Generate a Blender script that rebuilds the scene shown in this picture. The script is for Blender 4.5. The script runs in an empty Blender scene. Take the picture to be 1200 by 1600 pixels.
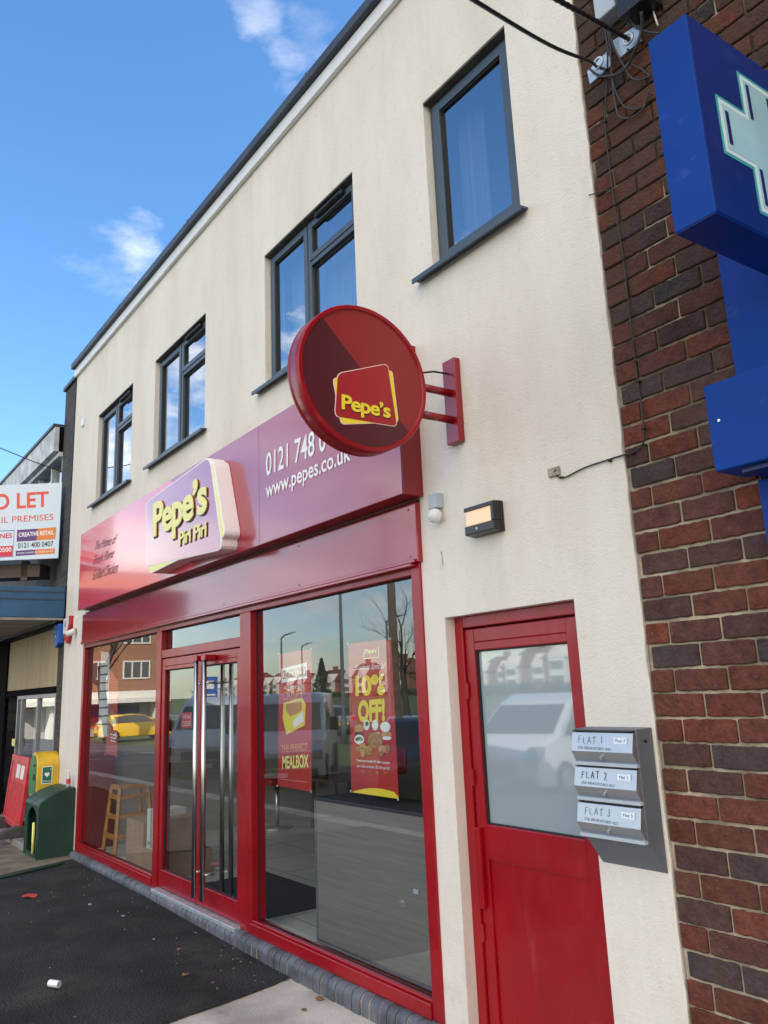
import bpy, bmesh, math, random
from mathutils import Vector, Matrix, noise
rnd = random.Random(7)
sc = bpy.context.scene
COL = sc.collection

# ------------------------------------------------------------------ camera
F, PCX, PCY = 1282.81, 605.89, 763.96
YAW, PITCH, ROLL = 0.624081, 0.237409, -0.0442668
CAM = Vector((0.0, -2.5, 1.55))
_f = Vector((-math.cos(YAW)*math.cos(PITCH), math.sin(YAW)*math.cos(PITCH), math.sin(PITCH)))
_r = _f.cross(Vector((0, 0, 1))).normalized(); _u = _r.cross(_f)
_c, _s = math.cos(ROLL), math.sin(ROLL)
CR = _c*_r + _s*_u; CU = -_s*_r + _c*_u
cam = bpy.data.cameras.new('camera'); camo = bpy.data.objects.new('camera', cam); COL.objects.link(camo)
cam.sensor_fit = 'VERTICAL'; cam.sensor_height = 36; cam.sensor_width = 27
cam.lens = F*36/1600
cam.shift_x = (600-PCX)/1600; cam.shift_y = (PCY-800)/1600
cam.clip_start = 0.02; cam.clip_end = 3000
camo.matrix_world = Matrix(((CR.x, CU.x, -_f.x, CAM.x), (CR.y, CU.y, -_f.y, CAM.y), (CR.z, CU.z, -_f.z, CAM.z), (0, 0, 0, 1)))
sc.camera = camo

def ray(px, py):
    return CR*((px-PCX)/F) - CU*((py-PCY)/F) + _f
def at(px, py, Y=None, X=None, Z=None):
    """point on a real plane of the place (wall, sign face, ground) that was measured in the photograph"""
    d = ray(px, py)
    t = (Y-CAM.y)/d.y if Y is not None else (X-CAM.x)/d.x if X is not None else (Z-CAM.z)/d.z
    return CAM + d*t

# ------------------------------------------------------------------ world, sun, exposure
SUN_EL, SUN_ROT = math.radians(30), math.radians(38)
world = bpy.data.worlds.new('World'); sc.world = world; world.use_nodes = True
wt = world.node_tree; wt.nodes.clear()
def WN(t): return wt.nodes.new(t)
wo = WN('ShaderNodeOutputWorld'); bg = WN('ShaderNodeBackground'); sky = WN('ShaderNodeTexSky')
sky.sky_type = 'NISHITA'; sky.sun_disc = False; sky.sun_elevation = SUN_EL; sky.sun_rotation = SUN_ROT
sky.air_density = 1.0; sky.dust_density = 0.6; sky.ozone_density = 3.0
bg.inputs['Strength'].default_value = 0.118
tc = WN('ShaderNodeTexCoord')
def wmath(op, a, b=None, c=None, clamp=False):
    n = WN('ShaderNodeMath'); n.operation = op; n.use_clamp = clamp
    for i, v in enumerate((a, b, c)):
        if v is None: continue
        if hasattr(v, 'is_linked') or hasattr(v, 'links'): wt.links.new(v, n.inputs[i])
        else: n.inputs[i].default_value = v
    return n.outputs[0]
mp = WN('ShaderNodeMapping'); mp.inputs['Scale'].default_value = (2.2, 2.2, 6.0); wt.links.new(tc.outputs['Generated'], mp.inputs['Vector'])
nz = WN('ShaderNodeTexNoise'); nz.inputs['Scale'].default_value = 1.3; nz.inputs['Detail'].default_value = 9; nz.inputs['Roughness'].default_value = 0.6
wt.links.new(mp.outputs[0], nz.inputs['Vector'])
sep = WN('ShaderNodeSeparateXYZ'); wt.links.new(tc.outputs['Generated'], sep.inputs[0])
# broken cumulus over the street side (-Y), clear blue over the roofs (+Y)
bank = wmath('MULTIPLY_ADD', sep.outputs['Z'], -2.6, 1.55, clamp=True)
cl = wmath('MULTIPLY', wmath('SUBTRACT', wmath('ADD', nz.outputs['Fac'], wmath('MULTIPLY', bank, 0.26)), 0.64), 4.0, clamp=True)
cl = wmath('MULTIPLY', cl, wmath('LESS_THAN', sep.outputs['Y'], 0.12))
# added, unseen bright cloud field behind and right of the camera, lighting the wall
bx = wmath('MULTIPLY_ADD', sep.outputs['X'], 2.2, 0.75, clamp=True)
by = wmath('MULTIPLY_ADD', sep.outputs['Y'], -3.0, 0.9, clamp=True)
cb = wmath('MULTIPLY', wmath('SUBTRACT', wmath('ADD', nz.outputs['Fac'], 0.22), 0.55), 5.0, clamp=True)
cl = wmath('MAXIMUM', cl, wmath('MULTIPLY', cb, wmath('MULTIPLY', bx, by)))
# small wisps above the roof
nz2 = WN('ShaderNodeTexNoise'); nz2.inputs['Scale'].default_value = 16; nz2.inputs['Detail'].default_value = 10; nz2.inputs['Roughness'].default_value = 0.6
mp2 = WN('ShaderNodeMapping'); mp2.inputs['Scale'].default_value = (1, 1, 2.2); wt.links.new(tc.outputs['Generated'], mp2.inputs['Vector'])
wt.links.new(mp2.outputs[0], nz2.inputs['Vector'])
wisps = None
for (d, r, k) in (((-0.832, 0.267, 0.487), 0.040, 0.7), ((-0.812, -0.437, 0.352), 0.075, 2.2), ((-0.868, -0.338, 0.372), 0.07, 2.0), ((-0.917, -0.277, 0.290), 0.10, 2.0), ((-0.659, 0.368, 0.656), 0.026, 0.5), ((-0.651, 0.326, 0.686), 0.026, 0.45), ((-0.626, 0.384, 0.679), 0.030, 0.3), ((-0.850, 0.240, 0.468), 0.04, 0.35)):
    vd = WN('ShaderNodeVectorMath'); vd.operation = 'DISTANCE'; wt.links.new(tc.outputs['Generated'], vd.inputs[0]); vd.inputs[1].default_value = d
    m = wmath('SUBTRACT', 1.0, wmath('DIVIDE', vd.outputs['Value'], r*1.5), clamp=True)
    m = wmath('ADD', wmath('MULTIPLY', m, 1.1), wmath('MULTIPLY', wmath('SUBTRACT', nz2.outputs['Fac'], 0.62), 3.4))
    m = wmath('MULTIPLY', wmath('MULTIPLY', m, 1.0, clamp=True), k)
    gate = wmath('MULTIPLY', wmath('SUBTRACT', 1.0, wmath('DIVIDE', vd.outputs['Value'], r*1.6), clamp=True), 3.0, clamp=True)
    m = wmath('MULTIPLY', m, gate)
    wisps = m if wisps is None else wmath('MAXIMUM', wisps, m)
wf = wmath('MULTIPLY', wisps, 0.28)
cl = wmath('MAXIMUM', cl, wf, clamp=True)
nz3 = WN('ShaderNodeTexNoise'); nz3.inputs['Scale'].default_value = 5; nz3.inputs['Detail'].default_value = 6; wt.links.new(mp.outputs[0], nz3.inputs['Vector'])
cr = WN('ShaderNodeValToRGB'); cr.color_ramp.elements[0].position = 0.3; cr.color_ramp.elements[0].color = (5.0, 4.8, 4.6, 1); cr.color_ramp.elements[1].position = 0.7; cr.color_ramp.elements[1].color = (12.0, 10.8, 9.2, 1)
wt.links.new(nz3.outputs['Fac'], cr.inputs[0])
hs = WN('ShaderNodeHueSaturation'); hs.inputs['Saturation'].default_value = 1.18; wt.links.new(sky.outputs[0], hs.inputs['Color'])
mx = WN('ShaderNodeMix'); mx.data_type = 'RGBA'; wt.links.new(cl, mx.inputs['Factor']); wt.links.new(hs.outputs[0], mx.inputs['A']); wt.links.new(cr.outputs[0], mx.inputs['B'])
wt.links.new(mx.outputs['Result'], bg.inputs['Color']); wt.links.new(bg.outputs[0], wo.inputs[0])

sun = bpy.data.lights.new('sun', 'SUN'); sun.energy = 3.6; sun.angle = math.radians(0.5); sun.color = (1.0, 0.94, 0.85)
suno = bpy.data.objects.new('sun', sun); COL.objects.link(suno)
sd = Vector((math.sin(SUN_ROT)*math.cos(SUN_EL), math.cos(SUN_ROT)*math.cos(SUN_EL), math.sin(SUN_EL)))
suno.rotation_euler = sd.to_track_quat('Z', 'Y').to_euler(); suno.location = (20, 30, 30)
sc.view_settings.view_transform = 'Standard'; sc.view_settings.look = 'None'; sc.view_settings.gamma = 1; sc.view_settings.exposure = 1.50
sc.cycles.max_bounces = 8; sc.cycles.transparent_max_bounces = 16; sc.cycles.caustics_reflective = False; sc.cycles.caustics_refractive = False

# ------------------------------------------------------------------ materials
def mat(name, col, rough=0.6, metal=0.0, spec=0.5, var=0.0, vscale=8.0, bump=0.0, bscale=60.0, coat=0.0, col2=None, vdetail=5, vstretch=None, bstretch=None, emit=0):
    m = bpy.data.materials.new(name); m.use_nodes = True; nt = m.node_tree; b = nt.nodes['Principled BSDF']
    b.inputs['Base Color'].default_value = (*col, 1); b.inputs['Roughness'].default_value = rough; b.inputs['Metallic'].default_value = metal
    b.inputs['Specular IOR Level'].default_value = spec; b.inputs['Coat Weight'].default_value = coat; b.inputs['Coat Roughness'].default_value = 0.08
    if emit: b.inputs['Emission Color'].default_value = (*col, 1); b.inputs['Emission Strength'].default_value = emit
    t = nt.nodes.new('ShaderNodeTexCoord')
    if var or col2:
        n = nt.nodes.new('ShaderNodeTexNoise'); n.inputs['Scale'].default_value = vscale; n.inputs['Detail'].default_value = vdetail
        src = t.outputs['Object']
        if vstretch:
            q = nt.nodes.new('ShaderNodeMapping'); q.inputs['Scale'].default_value = vstretch; nt.links.new(src, q.inputs[0]); src = q.outputs[0]
        nt.links.new(src, n.inputs['Vector'])
        r = nt.nodes.new('ShaderNodeValToRGB'); c2 = col2 or tuple(c*(1-var) for c in col)
        r.color_ramp.elements[0].position = 0.35; r.color_ramp.elements[0].color = (*c2, 1)
        r.color_ramp.elements[1].position = 0.65; r.color_ramp.elements[1].color = (*(col if col2 else tuple(min(1, c*(1+var*0.5)) for c in col)), 1)
        nt.links.new(n.outputs['Fac'], r.inputs[0]); nt.links.new(r.outputs[0], b.inputs['Base Color'])
    if bump:
        n = nt.nodes.new('ShaderNodeTexNoise'); n.inputs['Scale'].default_value = bscale; n.inputs['Detail'].default_value = 4
        src = t.outputs['Object']
        if bstretch:
            q = nt.nodes.new('ShaderNodeMapping'); q.inputs['Scale'].default_value = bstretch; nt.links.new(src, q.inputs[0]); src = q.outputs[0]
        nt.links.new(src, n.inputs['Vector'])
        u = nt.nodes.new('ShaderNodeBump'); u.inputs['Strength'].default_value = bump; u.inputs['Distance'].default_value = 0.01
        nt.links.new(n.outputs['Fac'], u.inputs['Height']); nt.links.new(u.outputs[0], b.inputs['Normal'])
    return m

def glass(name, tint=(0.9, 0.93, 0.92), f0=0.1, refl=(0.95, 0.97, 1.0), wav=0.0, bs=2.0):
    m = bpy.data.materials.new(name); m.use_nodes = True; nt = m.node_tree; nt.nodes.clear()
    o = nt.nodes.new('ShaderNodeOutputMaterial'); mx = nt.nodes.new('ShaderNodeMixShader'); tr = nt.nodes.new('ShaderNodeBsdfTransparent'); gl = nt.nodes.new('ShaderNodeBsdfGlossy'); lw = nt.nodes.new('ShaderNodeLayerWeight'); lw.inputs[0].default_value = 0.5; pw = nt.nodes.new('ShaderNodeMath'); pw.operation = 'POWER'; pw.inputs[1].default_value = 4.5; fr = nt.nodes.new('ShaderNodeMath'); fr.operation = 'MULTIPLY_ADD'; fr.inputs[1].default_value = 1-f0; fr.inputs[2].default_value = f0; nt.links.new(lw.outputs['Facing'], pw.inputs[0]); nt.links.new(pw.outputs[0], fr.inputs[0])
    tr.inputs[0].default_value = (*tint, 1); gl.inputs['Color'].default_value = (*refl, 1); gl.inputs['Roughness'].default_value = 0.0; 
    if wav:
        t = nt.nodes.new('ShaderNodeTexCoord'); n = nt.nodes.new('ShaderNodeTexNoise'); n.inputs['Scale'].default_value = bs; n.inputs['Detail'].default_value = 1
        u = nt.nodes.new('ShaderNodeBump'); u.inputs['Strength'].default_value = wav; u.inputs['Distance'].default_value = 0.02
        nt.links.new(t.outputs['Object'], n.inputs['Vector']); nt.links.new(n.outputs['Fac'], u.inputs['Height']); nt.links.new(u.outputs[0], gl.inputs['Normal'])
    nt.links.new(fr.outputs[0], mx.inputs[0]); nt.links.new(tr.outputs[0], mx.inputs[1]); nt.links.new(gl.outputs[0], mx.inputs[2]); nt.links.new(mx.outputs[0], o.inputs[0])
    return m

def render_mat():
    """painted stippled render with faint stains"""
    m = mat('cream_render', (0.80, 0.765, 0.70), 0.85, spec=0.25)
    nt = m.node_tree; b = nt.nodes['Principled BSDF']; t = nt.nodes['Texture Coordinate'] if 'Texture Coordinate' in nt.nodes else nt.nodes.new('ShaderNodeTexCoord')
    big = nt.nodes.new('ShaderNodeTexNoise'); big.inputs['Scale'].default_value = 1.1; big.inputs['Detail'].default_value = 8; big.inputs['Roughness'].default_value = 0.65
    mp = nt.nodes.new('ShaderNodeMapping'); mp.inputs['Scale'].default_value = (1.6, 1, 0.55); nt.links.new(t.outputs['Object'], mp.inputs[0]); nt.links.new(mp.outputs[0], big.inputs['Vector'])
    r = nt.nodes.new('ShaderNodeValToRGB'); e = r.color_ramp.elements
    e[0].position = 0.30; e[0].color = (0.70, 0.640, 0.560, 1); e[1].position = 0.62; e[1].color = (0.81, 0.760, 0.690, 1)
    nt.links.new(big.outputs['Fac'], r.inputs[0])
    sp = nt.nodes.new('ShaderNodeTexNoise'); sp.inputs['Scale'].default_value = 26; sp.inputs['Detail'].default_value = 3; nt.links.new(t.outputs['Object'], sp.inputs['Vector'])
    r2 = nt.nodes.new('ShaderNodeValToRGB'); r2.color_ramp.elements[0].position = 0.25; r2.color_ramp.elements[0].color = (0.86, 0.84, 0.80, 1); r2.color_ramp.elements[1].position = 0.42; r2.color_ramp.elements[1].color = (1, 1, 1, 1)
    nt.links.new(sp.outputs['Fac'], r2.inputs[0])
    mu = nt.nodes.new('ShaderNodeMix'); mu.data_type = 'RGBA'; mu.blend_type = 'MULTIPLY'; mu.inputs['Factor'].default_value = 0.5
    nt.links.new(r.outputs[0], mu.inputs['A']); nt.links.new(r2.outputs[0], mu.inputs['B']); nt.links.new(mu.outputs['Result'], b.inputs['Base Color'])
    n = nt.nodes.new('ShaderNodeTexNoise'); n.inputs['Scale'].default_value = 190; n.inputs['Detail'].default_value = 3; nt.links.new(t.outputs['Object'], n.inputs['Vector'])
    vo = nt.nodes.new('ShaderNodeTexVoronoi'); vo.inputs['Scale'].default_value = 260; nt.links.new(t.outputs['Object'], vo.inputs['Vector'])
    ad = nt.nodes.new('ShaderNodeMath'); ad.operation = 'SUBTRACT'; nt.links.new(n.outputs['Fac'], ad.inputs[0]); nt.links.new(vo.outputs['Distance'], ad.inputs[1])
    u = nt.nodes.new('ShaderNodeBump'); u.inputs['Strength'].default_value = 0.42; u.inputs['Distance'].default_value = 0.0022
    nt.links.new(ad.outputs[0], u.inputs['Height'])
    u2 = nt.nodes.new('ShaderNodeBump'); u2.inputs['Strength'].default_value = 0.7; u2.inputs['Distance'].default_value = 0.007
    mid = nt.nodes.new('ShaderNodeTexNoise'); mid.inputs['Scale'].default_value = 75; mid.inputs['Detail'].default_value = 5; mid.inputs['Roughness'].default_value = 0.75; nt.links.new(t.outputs['Object'], mid.inputs['Vector'])
    nt.links.new(mid.outputs['Fac'], u2.inputs['Height']); nt.links.new(u2.outputs[0], u.inputs['Normal']); nt.links.new(u.outputs[0], b.inputs['Normal'])
    return m

def brick_mat():
    """fired brick: a tint per brick (attribute), mottling, soot and moss that grows high on the wall"""
    m = bpy.data.materials.new('mixed_brick'); m.use_nodes = True; nt = m.node_tree; b = nt.nodes['Principled BSDF']
    b.inputs['Roughness'].default_value = 0.85; b.inputs['Specular IOR Level'].default_value = 0.15
    a = nt.nodes.new('ShaderNodeAttribute'); a.attribute_name = 'tint'
    t = nt.nodes.new('ShaderNodeTexCoord')
    n = nt.nodes.new('ShaderNodeTexNoise'); n.inputs['Scale'].default_value = 22; n.inputs['Detail'].default_value = 8; n.inputs['Roughness'].default_value = 0.7; nt.links.new(t.outputs['Object'], n.inputs['Vector'])
    r = nt.nodes.new('ShaderNodeValToRGB'); r.color_ramp.elements[0].position = 0.32; r.color_ramp.elements[0].color = (0.30, 0.30, 0.34, 1); r.color_ramp.elements[1].position = 0.68; r.color_ramp.elements[1].color = (1.25, 1.25, 1.2, 1)
    nt.links.new(n.outputs['Fac'], r.inputs[0])
    mu = nt.nodes.new('ShaderNodeMix'); mu.data_type = 'RGBA'; mu.blend_type = 'MULTIPLY'; mu.inputs['Factor'].default_value = 0.85
    nt.links.new(a.outputs['Color'], mu.inputs['A']); nt.links.new(r.outputs[0], mu.inputs['B'])
    n2 = nt.nodes.new('ShaderNodeTexNoise'); n2.inputs['Scale'].default_value = 5; n2.inputs['Detail'].default_value = 8; nt.links.new(t.outputs['Object'], n2.inputs['Vector'])
    sp = nt.nodes.new('ShaderNodeSeparateXYZ'); nt.links.new(t.outputs['Object'], sp.inputs[0])
    h = nt.nodes.new('ShaderNodeMapRange'); h.inputs['From Min'].default_value = 2.6; h.inputs['From Max'].default_value = 4.6; h.inputs['To Min'].default_value = 0.0; h.inputs['To Max'].default_value = 0.9; nt.links.new(sp.outputs['Z'], h.inputs['Value'])
    k = nt.nodes.new('ShaderNodeMath'); k.operation = 'MULTIPLY_ADD'; k.use_clamp = True; k.inputs[1].default_value = 5; k.inputs[2].default_value = -2.3; nt.links.new(n2.outputs['Fac'], k.inputs[0])
    kk = nt.nodes.new('ShaderNodeMath'); kk.operation = 'MULTIPLY'; nt.links.new(k.outputs[0], kk.inputs[0]); nt.links.new(h.outputs[0], kk.inputs[1])
    mo = nt.nodes.new('ShaderNodeMix'); mo.data_type = 'RGBA'; nt.links.new(kk.outputs[0], mo.inputs['Factor']); nt.links.new(mu.outputs['Result'], mo.inputs['A']); mo.inputs['B'].default_value = (0.055, 0.052, 0.03, 1)
    # pale salts and paint flecks
    n3 = nt.nodes.new('ShaderNodeTexNoise'); n3.inputs['Scale'].default_value = 70; n3.inputs['Detail'].default_value = 4; nt.links.new(t.outputs['Object'], n3.inputs['Vector'])
    f3 = nt.nodes.new('ShaderNodeMath'); f3.operation = 'MULTIPLY_ADD'; f3.use_clamp = True; f3.inputs[1].default_value = 9; f3.inputs[2].default_value = -6.45; nt.links.new(n3.outputs['Fac'], f3.inputs[0])
    mf = nt.nodes.new('ShaderNodeMix'); mf.data_type = 'RGBA'; nt.links.new(f3.outputs[0], mf.inputs['Factor']); nt.links.new(mo.outputs['Result'], mf.inputs['A']); mf.inputs['B'].default_value = (0.38, 0.34, 0.30, 1)
    nt.links.new(mf.outputs['Result'], b.inputs['Base Color'])
    nb = nt.nodes.new('ShaderNodeTexNoise'); nb.inputs['Scale'].default_value = 75; nb.inputs['Detail'].default_value = 6; nt.links.new(t.outputs['Object'], nb.inputs['Vector'])
    u = nt.nodes.new('ShaderNodeBump'); u.inputs['Strength'].default_value = 1.0; u.inputs['Distance'].default_value = 0.009; nt.links.new(nb.outputs['Fac'], u.inputs['Height']); nt.links.new(u.outputs[0], b.inputs['Normal'])
    return m

def brick_shader(name, c1, c2, mortar, sx=0.208, sz=0.0827, off=0.0):
    m = bpy.data.materials.new(name); m.use_nodes = True; nt = m.node_tree; b = nt.nodes['Principled BSDF']; b.inputs['Roughness'].default_value = 0.85
    t = nt.nodes.new('ShaderNodeTexCoord'); s = nt.nodes.new('ShaderNodeSeparateXYZ'); nt.links.new(t.outputs['Object'], s.inputs[0])
    ad = nt.nodes.new('ShaderNodeMath'); ad.operation = 'ADD'; nt.links.new(s.outputs['X'], ad.inputs[0]); nt.links.new(s.outputs['Y'], ad.inputs[1])
    c = nt.nodes.new('ShaderNodeCombineXYZ'); nt.links.new(ad.outputs[0], c.inputs['X']); nt.links.new(s.outputs['Z'], c.inputs['Y'])
    k = nt.nodes.new('ShaderNodeTexBrick'); k.inputs['Scale'].default_value = 1; k.inputs['Brick Width'].default_value = sx; k.inputs['Row Height'].default_value = sz; k.inputs['Mortar Size'].default_value = 0.006
    k.inputs['Color1'].default_value = (*c1, 1); k.inputs['Color2'].default_value = (*c2, 1); k.inputs['Mortar'].default_value = (*mortar, 1)
    nt.links.new(c.outputs[0], k.inputs['Vector']); nt.links.new(k.outputs['Color'], b.inputs['Base Color'])
    u = nt.nodes.new('ShaderNodeBump'); u.invert = True; u.inputs['Strength'].default_value = 0.7; u.inputs['Distance'].default_value = 0.008; nt.links.new(k.outputs['Fac'], u.inputs['Height']); nt.links.new(u.outputs[0], b.inputs['Normal'])
    return m

M = {}
M['render'] = render_mat()
M['white'] = mat('white_upvc', (0.78, 0.79, 0.80), 0.4, var=0.05)
M['lead'] = mat('dark_roof_edge', (0.045, 0.055, 0.075), 0.5, var=0.3, vscale=3)
M['anthra'] = mat('anthracite_frame', (0.058, 0.082, 0.112), 0.42, var=0.06, vscale=4)
M['revealtop'] = mat('dark_reveal_top', (0.10, 0.095, 0.085), 0.8, var=0.3, vscale=8)
M['dark'] = mat('black_gasket', (0.01, 0.01, 0.012), 0.6)
M['red'] = mat('red_powder_coat', (0.30, 0.002, 0.008), 0.32, spec=0.3, coat=0.25, var=0.12, vscale=2.5, bump=0.03, bscale=9)
M['reddark'] = mat('maroon_metal', (0.25, 0.005, 0.012), 0.3, coat=0.3, var=0.08, vscale=3)
M['shutter'] = mat('maroon_shutter_box', (0.33, 0.006, 0.018), 0.16, coat=0.5, var=0.05, vscale=1.5, bump=0.05, bscale=1.6)
M['signred'] = mat('bright_red_sign_face', (0.74, 0.018, 0.04), 0.24, coat=1.0)
M['signmar'] = mat('maroon_sign_face', (0.33, 0.008, 0.034), 0.24, coat=0.8)
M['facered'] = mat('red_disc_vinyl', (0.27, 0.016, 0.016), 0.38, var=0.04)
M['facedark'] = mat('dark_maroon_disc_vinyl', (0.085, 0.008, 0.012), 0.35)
M['cardred'] = mat('card_red_vinyl', (0.36, 0.014, 0.018), 0.35)
M['cardmar'] = mat('badge_maroon_vinyl', (0.40, 0.020, 0.045), 0.22, spec=0.8, coat=1.0)
M['yellow'] = mat('yellow_vinyl', (0.86, 0.66, 0.04), 0.4)
M['paleyel'] = mat('pale_yellow_vinyl', (0.84, 0.78, 0.24), 0.4)
M['whitev'] = mat('white_vinyl', (0.85, 0.83, 0.82), 0.4)
M['pinkv'] = mat('pale_pink_line', (0.85, 0.62, 0.60), 0.4)
M['shadowv'] = mat('dark_lettering_shadow', (0.05, 0.02, 0.02), 0.5)
M['script'] = mat('script_vinyl', (0.20, 0.010, 0.028), 0.5)
M['blue'] = mat('blue_sign_metal', (0.005, 0.048, 0.28), 0.5, spec=0.15, var=0.12, vscale=1.8, bump=0.04, bscale=3)
M['blueface'] = mat('dark_blue_sign_face', (0.008, 0.03, 0.20), 0.32, var=0.25, vscale=2.5)
M['teal'] = mat('teal_vinyl', (0.06, 0.42, 0.42), 0.4)
M['paleteal'] = mat('pale_teal_vinyl', (0.42, 0.68, 0.72), 0.4, var=0.15, vscale=4)
M['whitecross'] = mat('cross_white_edge', (0.72, 0.84, 0.86), 0.4)
M['navy'] = mat('navy_vinyl', (0.01, 0.015, 0.12), 0.4)
M['steel'] = mat('brushed_steel', (0.62, 0.61, 0.60), 0.28, metal=1.0, bump=0.05, bscale=200, bstretch=(1, 1, 0.02))
M['galv'] = mat('galvanised_steel', (0.55, 0.60, 0.64), 0.45, metal=0.6, var=0.2, vscale=30)
M['boxgrey'] = mat('letterbox_dark_grey', (0.13, 0.145, 0.165), 0.5, var=0.08, vscale=10)
M['alu'] = mat('satin_aluminium', (0.40, 0.42, 0.45), 0.33, metal=0.75, var=0.05, vscale=12)
M['aludull'] = mat('dull_aluminium', (0.30, 0.31, 0.32), 0.45, metal=0.5, var=0.1)
M['label'] = mat('address_label', (0.72, 0.80, 0.88), 0.5, var=0.15, vscale=60)
M['ink'] = mat('marker_ink', (0.03, 0.03, 0.035), 0.7)
M['cable'] = mat('black_cable', (0.012, 0.012, 0.014), 0.5)
M['greycable'] = mat('dark_cable', (0.028, 0.028, 0.031), 0.55)
M['plastgrey'] = mat('pale_grey_plastic', (0.42, 0.47, 0.52), 0.5)
M['plastwhite'] = mat('white_plastic', (0.75, 0.76, 0.76), 0.35)
M['black'] = mat('black_plastic', (0.014, 0.014, 0.017), 0.35)
M['matte'] = mat('black_header_and_shade', (0.008, 0.008, 0.010), 1.0, spec=0.05)
M['lens'] = mat('lamp_diffuser', (0.80, 0.50, 0.34), 0.6, spec=0.1, emit=0.22)
M['plaque'] = mat('tan_plate', (0.34, 0.29, 0.23), 0.6, var=0.3, vscale=40)
M['glass'] = glass('shop_glass', f0=0.13, tint=(0.90, 0.94, 0.92))
M['upglass'] = glass('upper_window_glass', f0=0.38, tint=(0.70, 0.76, 0.80), wav=0.05, bs=1.5)
M['frost'] = mat('frosted_door_glass', (0.30, 0.36, 0.39), 0.035, spec=1.0, coat=1.0)
M['frost'].node_tree.nodes['Principled BSDF'].inputs['Coat Roughness'].default_value = 0.018
M['frost'].node_tree.nodes['Principled BSDF'].inputs['Coat IOR'].default_value = 1.65
M['curtain'] = mat('net_curtain', (0.25, 0.28, 0.32), 0.9, var=0.25, vscale=10, vstretch=(4, 1, 0.05))
M['mortar'] = mat('sandy_mortar', (0.44, 0.36, 0.255), 0.95, var=0.45, vscale=9, bump=0.6, bscale=90)
def grime(m, z0, z1, col, amount=0.9):
    nt = m.node_tree; b = nt.nodes['Principled BSDF']; src = b.inputs['Base Color'].links[0].from_socket
    t = nt.nodes.new('ShaderNodeTexCoord'); n2 = nt.nodes.new('ShaderNodeTexNoise'); n2.inputs['Scale'].default_value = 4; n2.inputs['Detail'].default_value = 9; nt.links.new(t.outputs['Object'], n2.inputs['Vector'])
    sp = nt.nodes.new('ShaderNodeSeparateXYZ'); nt.links.new(t.outputs['Object'], sp.inputs[0])
    h = nt.nodes.new('ShaderNodeMapRange'); h.inputs['From Min'].default_value = z0; h.inputs['From Max'].default_value = z1; h.inputs['To Max'].default_value = 1.0; nt.links.new(sp.outputs['Z'], h.inputs['Value'])
    k = nt.nodes.new('ShaderNodeMath'); k.operation = 'MULTIPLY_ADD'; k.use_clamp = True; k.inputs[1].default_value = 2.4; k.inputs[2].default_value = -0.75; nt.links.new(n2.outputs['Fac'], k.inputs[0])
    kk = nt.nodes.new('ShaderNodeMath'); kk.operation = 'MULTIPLY'; nt.links.new(k.outputs[0], kk.inputs[0]); nt.links.new(h.outputs[0], kk.inputs[1])
    k3 = nt.nodes.new('ShaderNodeMath'); k3.operation = 'MULTIPLY'; k3.use_clamp = True; k3.inputs[1].default_value = amount; nt.links.new(kk.outputs[0], k3.inputs[0])
    mo = nt.nodes.new('ShaderNodeMix'); mo.data_type = 'RGBA'; nt.links.new(k3.outputs[0], mo.inputs['Factor']); nt.links.new(src, mo.inputs['A']); mo.inputs['B'].default_value = (*col, 1); nt.links.new(mo.outputs['Result'], b.inputs['Base Color'])
grime(M['mortar'], 1.8, 3.1, (0.075, 0.058, 0.036), 1.6); grime(M['mortar'], 2.2, 3.5, (0.042, 0.034, 0.022), 2.2)
M['brick'] = brick_mat(); grime(M['brick'], -9, -8, (0.120, 0.062, 0.048), 0.6); grime(M['brick'], 2.4, 4.4, (0.062, 0.040, 0.028), 1.1)
M['tarmac'] = mat('fresh_tarmac', (0.027, 0.028, 0.032), 0.85, spec=0.3, var=0.5, vscale=2.5, bump=1.0, bscale=75)
M['tarmac'].node_tree.nodes['Bump'].inputs['Distance'].default_value = 0.03
M['oldpave'] = mat('brown_grey_paving', (0.17, 0.145, 0.115), 0.9, var=0.35, vscale=5, bump=0.5, bscale=60)
M['concrete'] = mat('stained_concrete', (0.50, 0.46, 0.41), 0.9, var=0.35, vscale=3, bump=0.5, bscale=70)
M['slab'] = mat('step_slab', (0.27, 0.255, 0.225), 0.9, var=0.25, vscale=5, bump=0.4, bscale=60)
M['slabedge'] = mat('step_edge', (0.45, 0.44, 0.41), 0.9, var=0.2, vscale=8)
M['bull'] = mat('blue_engineering_brick', (0.115, 0.125, 0.150), 0.5, var=0.4, vscale=7, bump=0.3, bscale=60)
M['asphalt'] = mat('grey_asphalt', (0.065, 0.065, 0.068), 0.9, var=0.2, vscale=1.2, bump=0.3, bscale=60)
M['grass'] = mat('mown_grass', (0.075, 0.12, 0.03), 0.95, var=0.4, vscale=1.5)
M['tile'] = mat('grey_floor_tile', (0.60, 0.64, 0.61), 0.30, var=0.10, vscale=1.5)
M['mat'] = mat('black_entrance_mat', (0.014, 0.018, 0.022), 0.95)
M['counter'] = mat('grey_wood_laminate', (0.21, 0.195, 0.18), 0.5, col2=(0.165, 0.155, 0.143), vscale=3.0, vstretch=(0.9, 1, 26), vdetail=8)
M['inwall'] = mat('interior_wall', (0.38, 0.35, 0.32), 0.8)
M['ceil'] = mat('interior_ceiling', (0.70, 0.70, 0.68), 0.8)
M['redseat'] = mat('red_stool_vinyl', (0.40, 0.03, 0.03), 0.4)
M['wood'] = mat('orange_pine', (0.50, 0.20, 0.035), 0.5, var=0.25, vscale=5, vstretch=(1, 1, 6))
M['darkwood'] = mat('dark_timber', (0.10, 0.06, 0.04), 0.6)
M['card'] = mat('cardboard', (0.36, 0.24, 0.15), 0.85, var=0.12, vscale=4)
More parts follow.
